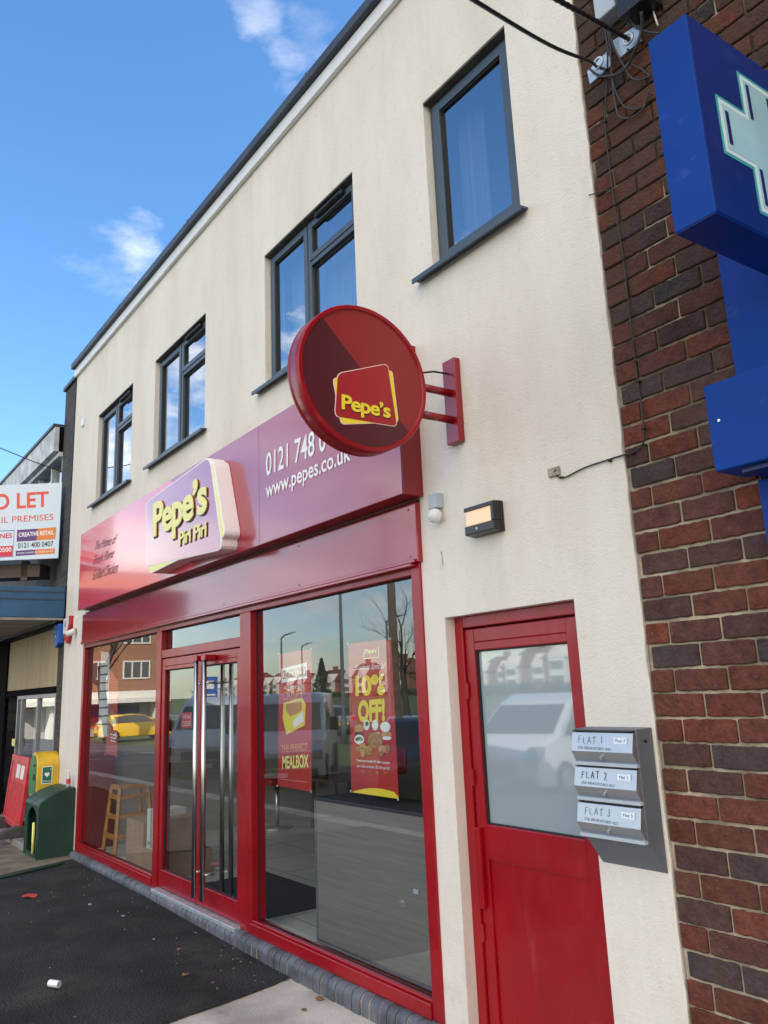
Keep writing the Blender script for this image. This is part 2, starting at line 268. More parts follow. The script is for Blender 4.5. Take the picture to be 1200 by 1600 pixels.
M['paper'] = mat('printed_paper', (0.60, 0.62, 0.64), 0.7)
M['poster'] = mat('poster_maroon', (0.44, 0.016, 0.014), 0.45, var=0.12, vscale=6)
M['bingreen'] = mat('dark_green_plastic', (0.008, 0.045, 0.028), 0.42, var=0.2, vscale=3, bump=0.1, bscale=25)
M['cabyel'] = mat('yellow_cabinet_paint', (0.66, 0.42, 0.03), 0.4, var=0.15, vscale=6)
M['green'] = mat('green_cabinet_paint', (0.03, 0.20, 0.07), 0.4)
M['aedgreen'] = mat('dark_green_label', (0.01, 0.14, 0.09), 0.5)
M['barrier'] = mat('red_barrier_plastic', (0.62, 0.02, 0.03), 0.45, var=0.25, vscale=8)
M['rubber'] = mat('dusty_rubber', (0.07, 0.065, 0.06), 0.9, var=0.4, vscale=12)
M['nbrick'] = brick_shader('shade_dark_brick', (0.060, 0.050, 0.046), (0.028, 0.028, 0.034), (0.07, 0.068, 0.062))  # brick colour set dark to carry the shade on this wall
M['panelbeige'] = mat('beige_render_panel', (0.46, 0.36, 0.22), 0.7, var=0.12, vscale=2.5, vstretch=(3, 1, 0.5))
M['canblue'] = mat('petrol_blue_fascia', (0.022, 0.095, 0.20), 0.4, var=0.2, vscale=4)
M['soffit'] = mat('grey_soffit', (0.32, 0.31, 0.28), 0.8, var=0.2, vscale=4)
M['fasciaw'] = mat('weathered_white_board', (0.55, 0.57, 0.58), 0.7, var=0.3, vscale=6)
M['board'] = mat('white_sign_board', (0.60, 0.70, 0.80), 0.45)
M['orange'] = mat('orange_red_ink', (0.72, 0.075, 0.035), 0.5)
M['crimson'] = mat('crimson_ink', (0.62, 0.02, 0.06), 0.5)
M['purple'] = mat('purple_ink', (0.10, 0.035, 0.19), 0.5)
M['purpleor'] = mat('purple_to_orange_ink', (0.30, 0.06, 0.13), 0.5)
M['orange2'] = mat('orange_ink', (0.70, 0.21, 0.04), 0.5)
M['alarmblue'] = mat('blue_alarm_plastic', (0.01, 0.10, 0.45), 0.35)
M['alarmred'] = mat('red_alarm_plastic', (0.45, 0.01, 0.02), 0.35)
M['fbrick'] = brick_shader('orange_brown_brick', (0.36, 0.155, 0.07), (0.29, 0.12, 0.055), (0.35, 0.27, 0.2))
M['hbrick'] = brick_shader('house_red_brick', (0.27, 0.09, 0.05), (0.22, 0.07, 0.045), (0.3, 0.25, 0.2))
M['roofred'] = mat('brown_red_roof_tiles', (0.16, 0.065, 0.04), 0.85, var=0.3, vscale=2)
M['hwhite'] = mat('white_bay_paint', (0.75, 0.71, 0.62), 0.7, var=0.1)
M['hglass'] = mat('dark_house_glass', (0.03, 0.035, 0.04), 0.08, spec=0.8)
M['vanw'] = mat('white_van_paint', (0.50, 0.54, 0.58), 0.25, coat=0.8)
M['silver'] = mat('silver_car_paint', (0.30, 0.33, 0.37), 0.3, metal=0.5, coat=0.8)
M['yelcar'] = mat('yellow_car_paint', (0.85, 0.50, 0.01), 0.3, coat=0.8)
M['blackcar'] = mat('black_car_paint', (0.01, 0.01, 0.012), 0.3, coat=0.8)
M['tyre'] = mat('tyre_rubber', (0.015, 0.015, 0.015), 0.85)
M['carglass'] = mat('car_window_glass', (0.012, 0.016, 0.018), 0.05, spec=0.9, coat=1.0)
M['plate'] = mat('number_plate', (0.7, 0.72, 0.7), 0.4)
M['plateyel'] = mat('yellow_number_plate', (0.75, 0.55, 0.03), 0.4)
M['redlamp'] = mat('tail_lamp_red', (0.6, 0.02, 0.02), 0.2)
M['polewood'] = mat('creosoted_pole', (0.10, 0.065, 0.04), 0.9, var=0.3, vscale=6)
M['polegrey'] = mat('grey_column_paint', (0.10, 0.11, 0.12), 0.5)
M['bark'] = mat('dark_bark', (0.060, 0.050, 0.042), 0.95, var=0.3, vscale=6)
M['needle'] = mat('conifer_needles', (0.030, 0.055, 0.028), 0.9, var=0.4, vscale=1)
M['hedge'] = mat('hedge_leaves', (0.05, 0.085, 0.028), 0.9, var=0.4, vscale=2)
M['litred'] = mat('red_wrapper', (0.6, 0.04, 0.05), 0.35)
M['leaf'] = mat('brown_leaf', (0.20, 0.10, 0.04), 0.8)
M['grit'] = mat('pale_grit', (0.42, 0.36, 0.29), 0.9)
M['clearplastic'] = mat('cloudy_bottle_plastic', (0.5, 0.52, 0.52), 0.15, spec=0.8)
M['burger'] = mat('bun_brown_print', (0.55, 0.27, 0.10), 0.6)
M['chicken'] = mat('fried_brown_print', (0.40, 0.18, 0.05), 0.6, var=0.4, vscale=80)
M['lettuce'] = mat('salad_green_print', (0.10, 0.25, 0.05), 0.6)
M['rust'] = mat('rust_stain', (0.33, 0.20, 0.08), 0.9, col2=(0.62, 0.55, 0.42), vscale=60)
M['rail'] = mat('red_roller_guide', (0.22, 0.004, 0.012), 0.35)

def wear(m, col, scale=(40, 40, 40), lo=0.66, gain=9, amount=0.35, nscale=1.0, rough=None):
    """scuffs, dust and scratches with a shape of their own"""
    nt = m.node_tree; b = nt.nodes['Principled BSDF']; lk = b.inputs['Base Color'].links
    t = nt.nodes.new('ShaderNodeTexCoord'); q = nt.nodes.new('ShaderNodeMapping'); q.inputs['Scale'].default_value = scale; nt.links.new(t.outputs['Object'], q.inputs[0])
    n = nt.nodes.new('ShaderNodeTexNoise'); n.inputs['Scale'].default_value = nscale; n.inputs['Detail'].default_value = 6; n.inputs['Roughness'].default_value = 0.65; nt.links.new(q.outputs[0], n.inputs['Vector'])
    k = nt.nodes.new('ShaderNodeMath'); k.operation = 'MULTIPLY_ADD'; k.use_clamp = True; k.inputs[1].default_value = gain; k.inputs[2].default_value = -gain*lo; nt.links.new(n.outputs['Fac'], k.inputs[0])
    k2 = nt.nodes.new('ShaderNodeMath'); k2.operation = 'MULTIPLY'; k2.inputs[1].default_value = amount; nt.links.new(k.outputs[0], k2.inputs[0])
    mo = nt.nodes.new('ShaderNodeMix'); mo.data_type = 'RGBA'; nt.links.new(k2.outputs[0], mo.inputs['Factor']); mo.inputs['B'].default_value = (*col, 1)
    if lk: nt.links.new(lk[0].from_socket, mo.inputs['A'])
    else: mo.inputs['A'].default_value = b.inputs['Base Color'].default_value
    nt.links.new(mo.outputs['Result'], b.inputs['Base Color'])
    if rough:
        mr = nt.nodes.new('ShaderNodeMapRange'); mr.inputs['From Min'].default_value = 0.3; mr.inputs['From Max'].default_value = 0.7; mr.inputs['To Min'].default_value = rough[0]; mr.inputs['To Max'].default_value = rough[1]; nt.links.new(n.outputs['Fac'], mr.inputs['Value']); nt.links.new(mr.outputs[0], b.inputs['Roughness'])
wear(M['red'], (0.50, 0.16, 0.15), (9, 9, 4), 0.60, 6, 0.16, rough=(0.26, 0.44)); wear(M['red'], (0.10, 0.02, 0.02), (60, 60, 14), 0.70, 14, 0.6); wear(M['red'], (0.6, 0.45, 0.42), (160, 160, 30), 0.735, 20, 0.5)
wear(M['shutter'], (0.5, 0.2, 0.2), (5, 5, 9), 0.58, 5, 0.12); wear(M['shutter'], (0.12, 0.01, 0.02), (30, 30, 3), 0.68, 12, 0.4)
wear(M['signmar'], (0.5, 0.2, 0.25), (3, 3, 6), 0.55, 4, 0.06)
wear(M['blue'], (0.12, 0.18, 0.38), (6, 6, 14), 0.62, 7, 0.35); wear(M['blue'], (0.01, 0.02, 0.08), (14, 14, 3), 0.64, 9, 0.4); wear(M['blueface'], (0.06, 0.10, 0.30), (3, 16, 16), 0.60, 8, 0.3)
wear(M['bingreen'], (0.10, 0.13, 0.11), (10, 10, 10), 0.60, 7, 0.35, rough=(0.35, 0.65)); wear(M['barrier'], (0.75, 0.30, 0.26), (14, 14, 30), 0.62, 10, 0.5); wear(M['cabyel'], (0.30, 0.22, 0.08), (12, 12, 5), 0.62, 9, 0.4)
wear(M['canblue'], (0.10, 0.17, 0.24), (3, 3, 20), 0.58, 7, 0.4); wear(M['panelbeige'], (0.26, 0.20, 0.12), (8, 8, 1), 0.60, 8, 0.4)
wear(M['tarmac'], (0.095, 0.093, 0.090), (150, 150, 150), 0.58, 12, 0.8); wear(M['tarmac'], (0.010, 0.010, 0.012), (90, 90, 90), 0.54, 10, 0.75); wear(M['tarmac'], (0.10, 0.085, 0.065), (2.2, 2.2, 2.2), 0.54, 5, 0.40)
wear(M['concrete'], (0.20, 0.15, 0.10), (7, 7, 7), 0.62, 9, 0.7); wear(M['concrete'], (0.62, 0.60, 0.56), (150, 150, 150), 0.66, 9, 0.6)
wear(M['bull'], (0.30, 0.28, 0.25), (26, 26, 26), 0.62, 9, 0.5); wear(M['bull'], (0.03, 0.035, 0.04), (18, 18, 18), 0.60, 7, 0.5)
wear(M['render'], (0.50, 0.44, 0.35), (11, 11, 0.55), 0.615, 7, 0.12); wear(M['render'], (0.42, 0.37, 0.30), (90, 90, 90), 0.70, 14, 0.45)
def band(m, z0, z1, col, scale, lo, gain, amount):
    """dirt that the weather leaves in one height band: runs under the sills, splashes at the foot"""
    nt = m.node_tree; b = nt.nodes['Principled BSDF']; src = b.inputs['Base Color'].links[0].from_socket
    t = nt.nodes.new('ShaderNodeTexCoord'); q = nt.nodes.new('ShaderNodeMapping'); q.inputs['Scale'].default_value = scale; nt.links.new(t.outputs['Object'], q.inputs[0])
    n = nt.nodes.new('ShaderNodeTexNoise'); n.inputs['Scale'].default_value = 1; n.inputs['Detail'].default_value = 7; nt.links.new(q.outputs[0], n.inputs['Vector'])
    sp = nt.nodes.new('ShaderNodeSeparateXYZ'); nt.links.new(t.outputs['Object'], sp.inputs[0])
    h = nt.nodes.new('ShaderNodeMapRange'); h.inputs['From Min'].default_value = z0; h.inputs['From Max'].default_value = z1; nt.links.new(sp.outputs['Z'], h.inputs['Value'])
    cut = nt.nodes.new('ShaderNodeMath'); cut.operation = 'LESS_THAN' if z1 > z0 else 'GREATER_THAN'; cut.inputs[1].default_value = z1; nt.links.new(sp.outputs['Z'], cut.inputs[0])
    k = nt.nodes.new('ShaderNodeMath'); k.operation = 'MULTIPLY_ADD'; k.use_clamp = True; k.inputs[1].default_value = gain; k.inputs[2].default_value = -gain*lo; nt.links.new(n.outputs['Fac'], k.inputs[0])
    a = nt.nodes.new('ShaderNodeMath'); a.operation = 'MULTIPLY'; nt.links.new(k.outputs[0], a.inputs[0]); nt.links.new(h.outputs[0], a.inputs[1])
    c = nt.nodes.new('ShaderNodeMath'); c.operation = 'MULTIPLY'; nt.links.new(a.outputs[0], c.inputs[0]); nt.links.new(cut.outputs[0], c.inputs[1])
    d = nt.nodes.new('ShaderNodeMath'); d.operation = 'MULTIPLY'; d.use_clamp = True; d.inputs[1].default_value = amount; nt.links.new(c.outputs[0], d.inputs[0])
    mo = nt.nodes.new('ShaderNodeMix'); mo.data_type = 'RGBA'; nt.links.new(d.outputs[0], mo.inputs['Factor']); nt.links.new(src, mo.inputs['A']); mo.inputs['B'].default_value = (*col, 1); nt.links.new(mo.outputs['Result'], b.inputs['Base Color'])
band(M['render'], 2.9, 3.60, (0.36, 0.31, 0.25), (16, 16, 0.9), 0.56, 7, 0.14)
band(M['render'], 5.0, 5.46, (0.36, 0.32, 0.27), (14, 14, 1.2), 0.52, 6, 0.12)
band(M['render'], 0.75, -0.5, (0.32, 0.26, 0.20), (9, 9, 9), 0.45, 5, 0.45)
wear(M['concrete'], (0.10, 0.07, 0.045), (3.2, 3.2, 3.2), 0.60, 7, 0.75)
wear(M['anthra'], (0.12, 0.13, 0.14), (12, 12, 12), 0.6, 6, 0.25)

# ------------------------------------------------------------------ mesh helpers
class MB:
    def __init__(s): s.v = []; s.f = []; s.m = []; s.t = []
    def add(s, vs, fs, mi=0):
        o = len(s.v); s.v += [tuple(v) for v in vs]
        for f in fs: s.f.append([i+o for i in f]); s.m.append(mi)
        return s
    def box(s, x0, x1, y0, y1, z0, z1, mi=0):
        v = [(x, y, z) for z in (z0, z1) for y in (y0, y1) for x in (x0, x1)]
        return s.add(v, [(0, 2, 3, 1), (4, 5, 7, 6), (0, 1, 5, 4), (2, 6, 7, 3), (0, 4, 6, 2), (1, 3, 7, 5)], mi)
    def frame(s, x0, x1, y0, y1, z0, z1, w, wb=None, mi=0):
        wb = w if wb is None else wb
        s.box(x0, x0+w, y0, y1, z0, z1, mi); s.box(x1-w, x1, y0, y1, z0, z1, mi)
        s.box(x0+w, x1-w, y0+.001, y1, z1-w, z1, mi); return s.box(x0+w, x1-w, y0+.001, y1, z0, z0+wb, mi)
    def prism(s, pts, fn, d0, d1, mi=0):
        n = len(pts); v = [fn(p[0], p[1], d0) for p in pts] + [fn(p[0], p[1], d1) for p in pts]
        f = [tuple(range(n)), tuple(range(2*n-1, n-1, -1))] + [(i, n+i, n+(i+1) % n, (i+1) % n) for i in range(n)]
        return s.add(v, f, mi)
    def quad(s, a, b, c, d, mi=0): return s.add([a, b, c, d], [(0, 1, 2, 3)], mi)
    def tube(s, pts, r, n=8, cap=True, mi=0):
        pts = [Vector(p) for p in pts]; rs = r if isinstance(r, (list, tuple)) else [r]*len(pts); rings = []; prev = None
        for i, p in enumerate(pts):
            t = (pts[min(i+1, len(pts)-1)] - pts[max(i-1, 0)]).normalized()
            a = prev if prev is not None else (Vector((0, 0, 1)) if abs(t.z) < 0.9 else Vector((1, 0, 0)))
            b = t.cross(a).normalized(); a = b.cross(t).normalized(); prev = a
            rings.append([p + (a*math.cos(2*math.pi*k/n) + b*math.sin(2*math.pi*k/n))*rs[i] for k in range(n)])
        v = [q for R_ in rings for q in R_]; f = []
        for i in range(len(pts)-1):
            for k in range(n): f.append((i*n+k, i*n+(k+1) % n, (i+1)*n+(k+1) % n, (i+1)*n+k))
        if cap: f += [tuple(range(n-1, -1, -1)), tuple((len(pts)-1)*n+k for k in range(n))]
        return s.add(v, f, mi)
    def ball(s, c, r, n=14, sx=1, sy=1, sz=1, z0=-1.0, mi=0):
        c = Vector(c); m = n//2; v = []; f = []
        for i in range(m+1):
            th = math.pi*i/m
            for k in range(n):
                ph = 2*math.pi*k/n; v.append(c+Vector((math.sin(th)*math.cos(ph)*r*sx, math.sin(th)*math.sin(ph)*r*sy, max(math.cos(th), z0)*r*sz)))
        for i in range(m):
            for k in range(n): f.append((i*n+k, (i+1)*n+k, (i+1)*n+(k+1) % n, i*n+(k+1) % n))
        return s.add(v, f, mi)
    def build(s, name, mats, parent=None, smooth=False, bevel=0, segs=2, **tags):
        me = bpy.data.meshes.new(name); me.from_pydata(s.v, [], s.f); me.validate(verbose=False)
        for m in (mats if isinstance(mats, (list, tuple)) else [mats]): me.materials.append(m)
        for p, mi in zip(me.polygons, s.m): p.material_index = mi; p.use_smooth = smooth
        bm = bmesh.new(); bm.from_mesh(me); bmesh.ops.recalc_face_normals(bm, faces=bm.faces)
        bm.to_mesh(me); bm.free(); me.update()
        o = bpy.data.objects.new(name, me); COL.objects.link(o)
        if parent is not None: o.parent = parent; o.matrix_parent_inverse = parent_inv(parent)
        if bevel:
            b = o.modifiers.new('bevel', 'BEVEL'); b.width = bevel; b.segments = segs; b.limit_method = 'ANGLE'; b.angle_limit = math.radians(35)
        for k, val in tags.items(): o[k] = val
        return o
def world_m(o):
    m = o.matrix_basis.copy()
    if o.parent is not None: m = world_m(o.parent) @ o.matrix_parent_inverse @ m
    return m
def parent_inv(p): return world_m(p).inverted()
def thing(name, label, cat, loc=(0, 0, 0), group=None, rz=0):
    o = bpy.data.objects.new(name, None); COL.objects.link(o); o.location = loc; o.rotation_euler = (0, 0, rz); o.empty_display_size = 0.1
    o['label'] = label; o['category'] = cat
    if group: o['group'] = group
    return o
def tag(o, label, cat, group=None):
    o['label'] = label; o['category'] = cat
    if group: o['group'] = group
    return o
def struct(o): o['kind'] = 'structure'; return o
def copy_tree(o, parent=None):
    c = o.copy(); COL.objects.link(c)
    if parent is not None: c.parent = parent
    for ch in [x for x in o.children]: copy_tree(ch, c)
    return c
XZ = lambda Y0: (lambda u, v, d: (u, Y0-d, v))         # front faces the street
YZ = lambda X0: (lambda u, v, d: (X0+d, u, v))         # front faces +X

_fc = [0]
def text_mesh(body, offset=0.0, shear=0.0, space=1.0, extrude=0.0):
    cu = bpy.data.curves.new('txt', 'FONT'); cu.body = body; cu.size = 1; cu.offset = offset; cu.shear = shear; cu.space_character = space; cu.extrude = extrude; cu.resolution_u = 4; cu.fill_mode = 'FRONT' if extrude == 0 else 'BOTH'
    o = bpy.data.objects.new('txt', cu); COL.objects.link(o)
    dg = bpy.context.evaluated_depsgraph_get(); ev = o.evaluated_get(dg); me = ev.to_mesh()
    v = [tuple(x.co) for x in me.vertices]; f = [tuple(p.vertices) for p in me.polygons]; ev.to_mesh_clear()
    bpy.data.objects.remove(o); bpy.data.curves.remove(cu)
    return v, f
def text(body, BL, BR, TL, m, parent=None, name='lettering', offset=0.0, shear=0.0, space=1.0, lift=0.0, depth=0.0, dz=(0, 0, 0), wave=None, **tags):
    """lettering filling the parallelogram BL-BR-TL on a plane; normal = (BR-BL)x(TL-BL)"""
    v, f = text_mesh(body, offset, shear, space, 0.5 if depth else 0.0)
    xs = [p[0] for p in v]; ys = [p[1] for p in v]; x0, x1, y0, y1 = min(xs), max(xs), min(ys), max(ys)
    BL, BR, TL = Vector(BL)+Vector(dz), Vector(BR)+Vector(dz), Vector(TL)+Vector(dz); U = BR-BL; V = TL-BL; N = U.cross(V).normalized()
    out = []
    for p in v:
        a = (p[0]-x0)/(x1-x0); b = (p[1]-y0)/(y1-y0)
        if wave: b += wave(a)
        out.append(BL + U*a + V*b + N*(lift + (p[2]+0.5)*depth))
    mb = MB(); mb.add(out, f); me = bpy.data.meshes.new(name); me.from_pydata(mb.v, [], mb.f); me.materials.append(m)
    o = bpy.data.objects.new(name, me); COL.objects.link(o)
    if parent is not None: o.parent = parent; o.matrix_parent_inverse = parent_inv(parent)
    for k, val in tags.items(): o[k] = val
    return o
def rounded(pts, r, n=5):
    """round the corners of a 2-D polygon"""
    out = []; N = len(pts)
    for i in range(N):
        p = Vector(pts[i]); a = Vector(pts[i-1])-p; b = Vector(pts[(i+1) % N])-p
        rr = min(r, a.length*0.45, b.length*0.45); a = p+a.normalized()*rr; b = p+b.normalized()*rr
        for k in range(n+1):
            t = k/n; q = a*(1-t)**2 + p*2*t*(1-t) + b*t*t; out.append((q.x, q.y))
    return out
def grow(pts, d):
    c = Vector((sum(p[0] for p in pts)/len(pts), sum(p[1] for p in pts)/len(pts)))
    return [tuple(Vector(p) + (Vector(p)-c).normalized()*d) for p in pts]

# ================================================================== GROUND
def sheet(name, pts, z, m, **k):
    b = MB(); b.add([(p[0], p[1], z) for p in pts], [tuple(range(len(pts)))]); return struct(b.build(name, m))
sheet('ground', [(-900, -900), (900, -900), (900, 900), (-900, 900)], -0.40, M['grass'])
sheet('pavement', [(-70, 12), (-70, -3.2), (30, -3.2), (30, 12)], 0.0, M['concrete'])
def court_z(y): return -0.35*min(1, max(0, (-3.2-y)/6.3))
pc_ = MB(); pc_.quad((-70, -3.2, 0.0), (30, -3.2, 0.0), (30, -9.5, -0.35), (-70, -9.5, -0.35)); struct(pc_.build('parking_court', M['asphalt']))
sheet('old_paving', [(-30, -0.05), (-30, -2.8), (-8.3, -2.8), (-8.62, -1.0), (-8.93, -0.19), (-8.98, -0.05)], 0.040, M['oldpave'])
# fresh tarmac with a hand-laid ragged edge
te = [(-8.98, -0.05), (-8.93, -0.19), (-8.69, -0.78), (-8.62, -1.0), (-8.3, -2.8)]
re = []
for k in range(40):
    t = k/39; x = -4.18 - 0.33*(1-t)**1.6 + 0.5*max(0, t-0.35); y = -2.8*t**1.25 - 0.075
    re.append((x + 0.018*noise.noise(Vector((t*30, 1, 0))), y))
def ground_z(x): return 0.010 + 0.034*min(1, max(0, (-4.7-x)/2.2))
tb_ = MB(); NX = 30
for k, p in enumerate(re):
    L0 = None
    for q0, q1 in zip(te[:-1], te[1:]):
        if q1[1] <= p[1] <= q0[1]: t = (p[1]-q0[1])/(q1[1]-q0[1]); L0 = q0[0]+(q1[0]-q0[0])*t
    if L0 is None: L0 = te[0][0] if p[1] > -1 else te[-1][0]
    for i in range(NX+1): x_ = L0+(p[0]-L0)*i/NX; tb_.v.append((x_, p[1], ground_z(x_)))
for k in range(len(re)-1):
    for i in range(NX): tb_.f.append([k*(NX+1)+i, k*(NX+1)+i+1, (k+1)*(NX+1)+i+1, (k+1)*(NX+1)+i]); tb_.m.append(0)
struct(tb_.build('tarmac_patch', M['tarmac'], smooth=True))
sheet('road', [(-400, -14.5), (-400, -22), (200, -22), (200, -14.5)], -0.37, M['asphalt'])
sheet('far_road', [(-400, -29), (-400, -36), (200, -36), (200, -29)], -0.37, M['asphalt'])
lm = MB()
for i in range(60): lm.box(-200+i*6, -197+i*6, -18.3, -18.2, -0.366, -0.362)
for i in range(9): lm.quad(*[(x_, y_, court_z(y_)+0.005) for (x_, y_) in ((-40+i*2.7, -8.8), (-39.92+i*2.7, -8.8), (-38.42+i*2.7, -4.4), (-38.5+i*2.7, -4.4))])
struct(lm.build('road_markings', mat('road_paint', (0.7, 0.7, 0.68), 0.8)))
# raised step in front of the neighbour
st = MB(); st.box(-24, -9.93, -0.33, 0.6, 0.0, 0.10)
struct(st.build('step', M['slab'], bevel=0.01))
# bullnose engineering-brick kerb under the shopfront
kb = MB(); x = -9.12; prof = []
for k in range(9):
    a = math.pi/2*k/8; prof.append((-0.030-0.042*math.sin(a), 0.058+0.045*math.cos(a)-0.003))
prof = [(0.03, 0.10), (-0.030, 0.10)] + prof[1:] + [(-0.072, -0.02), (0.03, -0.02)]
while x < -3.25:
    w = 0.064*rnd.uniform(0.93, 1.07); jz = rnd.uniform(-.003, .003); jy = rnd.uniform(-.004, .004)
    kb.prism([(p[0]+jy, p[1]+jz) for p in prof], lambda u, v, d: (d, u, v), x, x+w, 0)
    x += w+0.010
kb.prism([(p[0]*0.93+0.001, p[1]*0.93) for p in prof], lambda u, v, d: (d, u, v), -9.13, -3.22, 1)
ko = kb.build('kerb', [M['bull'], M['mortar']], bevel=0.003); struct(ko)

# ================================================================== THE RENDERED BUILDING
BX0, BX1, ZT = -9.95, -1.934, 5.45
bld = thing('shop_building', 'two storey cream rendered shop with four dark grey upstairs windows and a red shopfront', 'building', (-6, 0, 0))
WINS = [(-2.985, -2.335, 3.64, 4.655, 1), (-4.885, -3.70, 3.635, 4.655, 2), (-7.145, -5.955, 3.635, 4.655, 2), (-8.95, -7.785, 3.635, 4.655, 2)]
SHOP = (-9.13, -3.215, 0.0, 2.47); DOOR = (-3.055, -2.242, 0.0, 1.862)
holes = [w[:4] for w in WINS] + [SHOP, DOOR]
def wall_with_holes(x0, x1, z0, z1, holes, y, depth, mb):
    xs = sorted({x0, x1, *[h[0] for h in holes], *[h[1] for h in holes]}); zs = sorted({z0, z1, *[h[2] for h in holes], *[h[3] for h in holes]})
    idx = {}
    def vid(X, Z):
        if (X, Z) not in idx: idx[(X, Z)] = len(mb.v); mb.v.append((X, y, Z))
        return idx[(X, Z)]
    for i in range(len(xs)-1):
        for j in range(len(zs)-1):
            cx, cz = (xs[i]+xs[i+1])/2, (zs[j]+zs[j+1])/2
            if any(h[0] < cx < h[1] and h[2] < cz < h[3] for h in holes): continue
            mb.f.append([vid(xs[i], zs[j]), vid(xs[i+1], zs[j]), vid(xs[i+1], zs[j+1]), vid(xs[i], zs[j+1])]); mb.m.append(0)
    for (a, b, c, d) in holes:
        for (p, q) in (((a, c), (a, d)), ((a, d), (b, d)), ((b, d), (b, c)), ((b, c), (a, c))):
            mb.quad((p[0], y, p[1]), (q[0], y, q[1]), (q[0], y+depth, q[1]), (p[0], y+depth, p[1]))
    return mb
wb = wall_with_holes(BX0, BX1, -0.02, ZT+0.05, holes, 0.0, 0.16, MB())
# ragged right-hand stop of the render against the brickwork
n = 150
for i in range(n):
    za, zb = -0.02+(ZT+0.07)*i/n, -0.02+(ZT+0.07)*(i+1)/n
    ja, jb = [0.006+0.006*noise.noise(Vector((0, 0, q*9)))+0.004*noise.noise(Vector((3, 0, q*40))) for q in (za, zb)]
    wb.quad((BX1, 0, za), (BX1+ja, 0.004, za), (BX1+jb, 0.004, zb), (BX1, 0, zb))
    wb.quad((BX1+ja, 0.004, za), (BX1+ja, 0.03, za), (BX1+jb, 0.03, zb), (BX1+jb, 0.004, zb))
wb.build('wall', M['render'], bld)
sb = MB(); sb.box(BX0, BX0+0.1, 0.002, 8, 0, ZT); sb.box(BX1-0.1, BX1, 0.031, 8, 0, ZT); sb.box(BX0+.1, BX1-.1, 7.9, 8, 0, ZT)
sb.build('side_wall', M['nbrick'], bld)
rb = MB(); rb.box(BX0, BX1, 0.0, 8, ZT+0.052, ZT+0.10); rb.box(BX0+.1, BX1-.1, 0.17, 7.9, 2.75, 2.85)
rb.build('roof', M['lead'], bld)
fb = MB(); xx = BX0-0.02
for x1 in (-7.3, -4.9, -2.6, BX1+0.02): fb.box(xx, x1-0.003, -0.035, -0.002, ZT, ZT+0.10); xx = x1
fb.build('fascia_board', M['white'], bld, bevel=0.003)
cb = MB(); xx = BX0-0.03
for x1 in (-8.1, -6.2, -4.1, BX1+0.02): cb.box(xx, x1-0.004, -0.075, -0.002, ZT+0.105, ZT+0.175); cb.box(x1-0.02, x1+0.01, -0.079, -0.004, ZT+0.103, ZT+0.178); xx = x1
cb.build('roof_edge_trim', M['lead'], bld, bevel=0.004)

def upstairs_window(x0, x1, z0, z1, kind):
    YF = 0.048
    f = MB(); f.frame(x0, x1, YF, YF+0.07, z0+0.01, z1-0.002, 0.05)
    g = MB(); k = MB()
    def sash(a, b, c, d, w=0.045, y=YF-0.012):
        f.frame(a, b, y, y+0.05, c, d, w); k.frame(a+w, b-w, y+0.012, y+0.03, c+w, d-w, 0.008)
        g.quad((a+w, y+0.025, c+w), (b-w, y+0.025, c+w), (b-w, y+0.025, d-w), (a+w, y+0.025, d-w))
    if kind == 1:
        sash(x0+0.035, x1-0.035, z0+0.045, z1-0.035, 0.052)
    else:
        xm = x0+(x1-x0)*0.475; zm = z1-0.32
        f.box(xm-0.028, xm+0.028, YF-0.004, YF+0.066, z0+0.05, z1-0.04); f.box(xm+0.028, x1-0.05, YF-0.003, YF+0.065, zm-0.028, zm+0.028)
        sash(x0+0.032, xm-0.01, z0+0.04, z1-0.035); sash(xm+0.012, x1-0.032, zm+0.006, z1-0.035, 0.042)
        a, b, c, d = xm+0.028, x1-0.05, z0+0.05, zm-0.028
        k.frame(a, b, YF+0.02, YF+0.03, c, d, 0.014); g.quad((a, YF+0.028, c), (b, YF+0.028, c), (b, YF+0.028, d), (a, YF+0.028, d))
    fo = f.build('window', M['anthra'], bld, bevel=0.004)
    k.build('gasket', M['dark'], fo); g.build('pane', M['upglass'], fo)
    lt = MB(); lt.box(x0+.001, x1-.001, 0.001, YF+0.03, z1-0.012, z1-0.0005); lt.build('reveal_top_strip', M['revealtop'], fo)  # dark strip along the top of the window reveal
    s = MB(); s.prism([(0.09, z0+0.004), (-0.055, z0-0.008), (-0.055, z0-0.034), (-0.045, z0-0.034), (-0.045, z0-0.02), (-0.002, z0-0.014), (0.09, z0-0.01)], lambda u, v, d: (d, u, v), x0-0.115, x1+0.045)
    s.build('sill', M['anthra'], fo, bevel=0.002)
    if kind == 2:
        v = MB(); c = xm+(x1-xm)*0.5; v.box(c-0.17, c+0.17, YF-0.04, YF-0.013, z1-0.062, z1-0.034); v.box(c-0.14, c+0.14, YF-0.046, YF-0.0405, z1-0.058, z1-0.05)
        v.build('trickle_vent', M['dark'], fo, bevel=0.004)
    # net curtain with folds, hung behind the glass
    cu = MB(); N = 60; w0, w1 = (x0+0.05, x0+(x1-x0)*(0.40 if kind == 1 else 0.97))
    for i in range(N):
        a, b = w0+(w1-w0)*i/N, w0+(w1-w0)*(i+1)/N
        ya, yb = 0.20+0.012*math.sin(i*1.15)+0.008*math.sin(i*0.37), 0.20+0.012*math.sin((i+1)*1.15)+0.008*math.sin((i+1)*0.37)
        cu.quad((a, ya, z0+0.03), (b, yb, z0+0.03), (b, yb, z1-0.03), (a, ya, z1-0.03))
    cu.build('curtain', M['curtain'], fo, smooth=True)
for w in WINS: upstairs_window(*w)

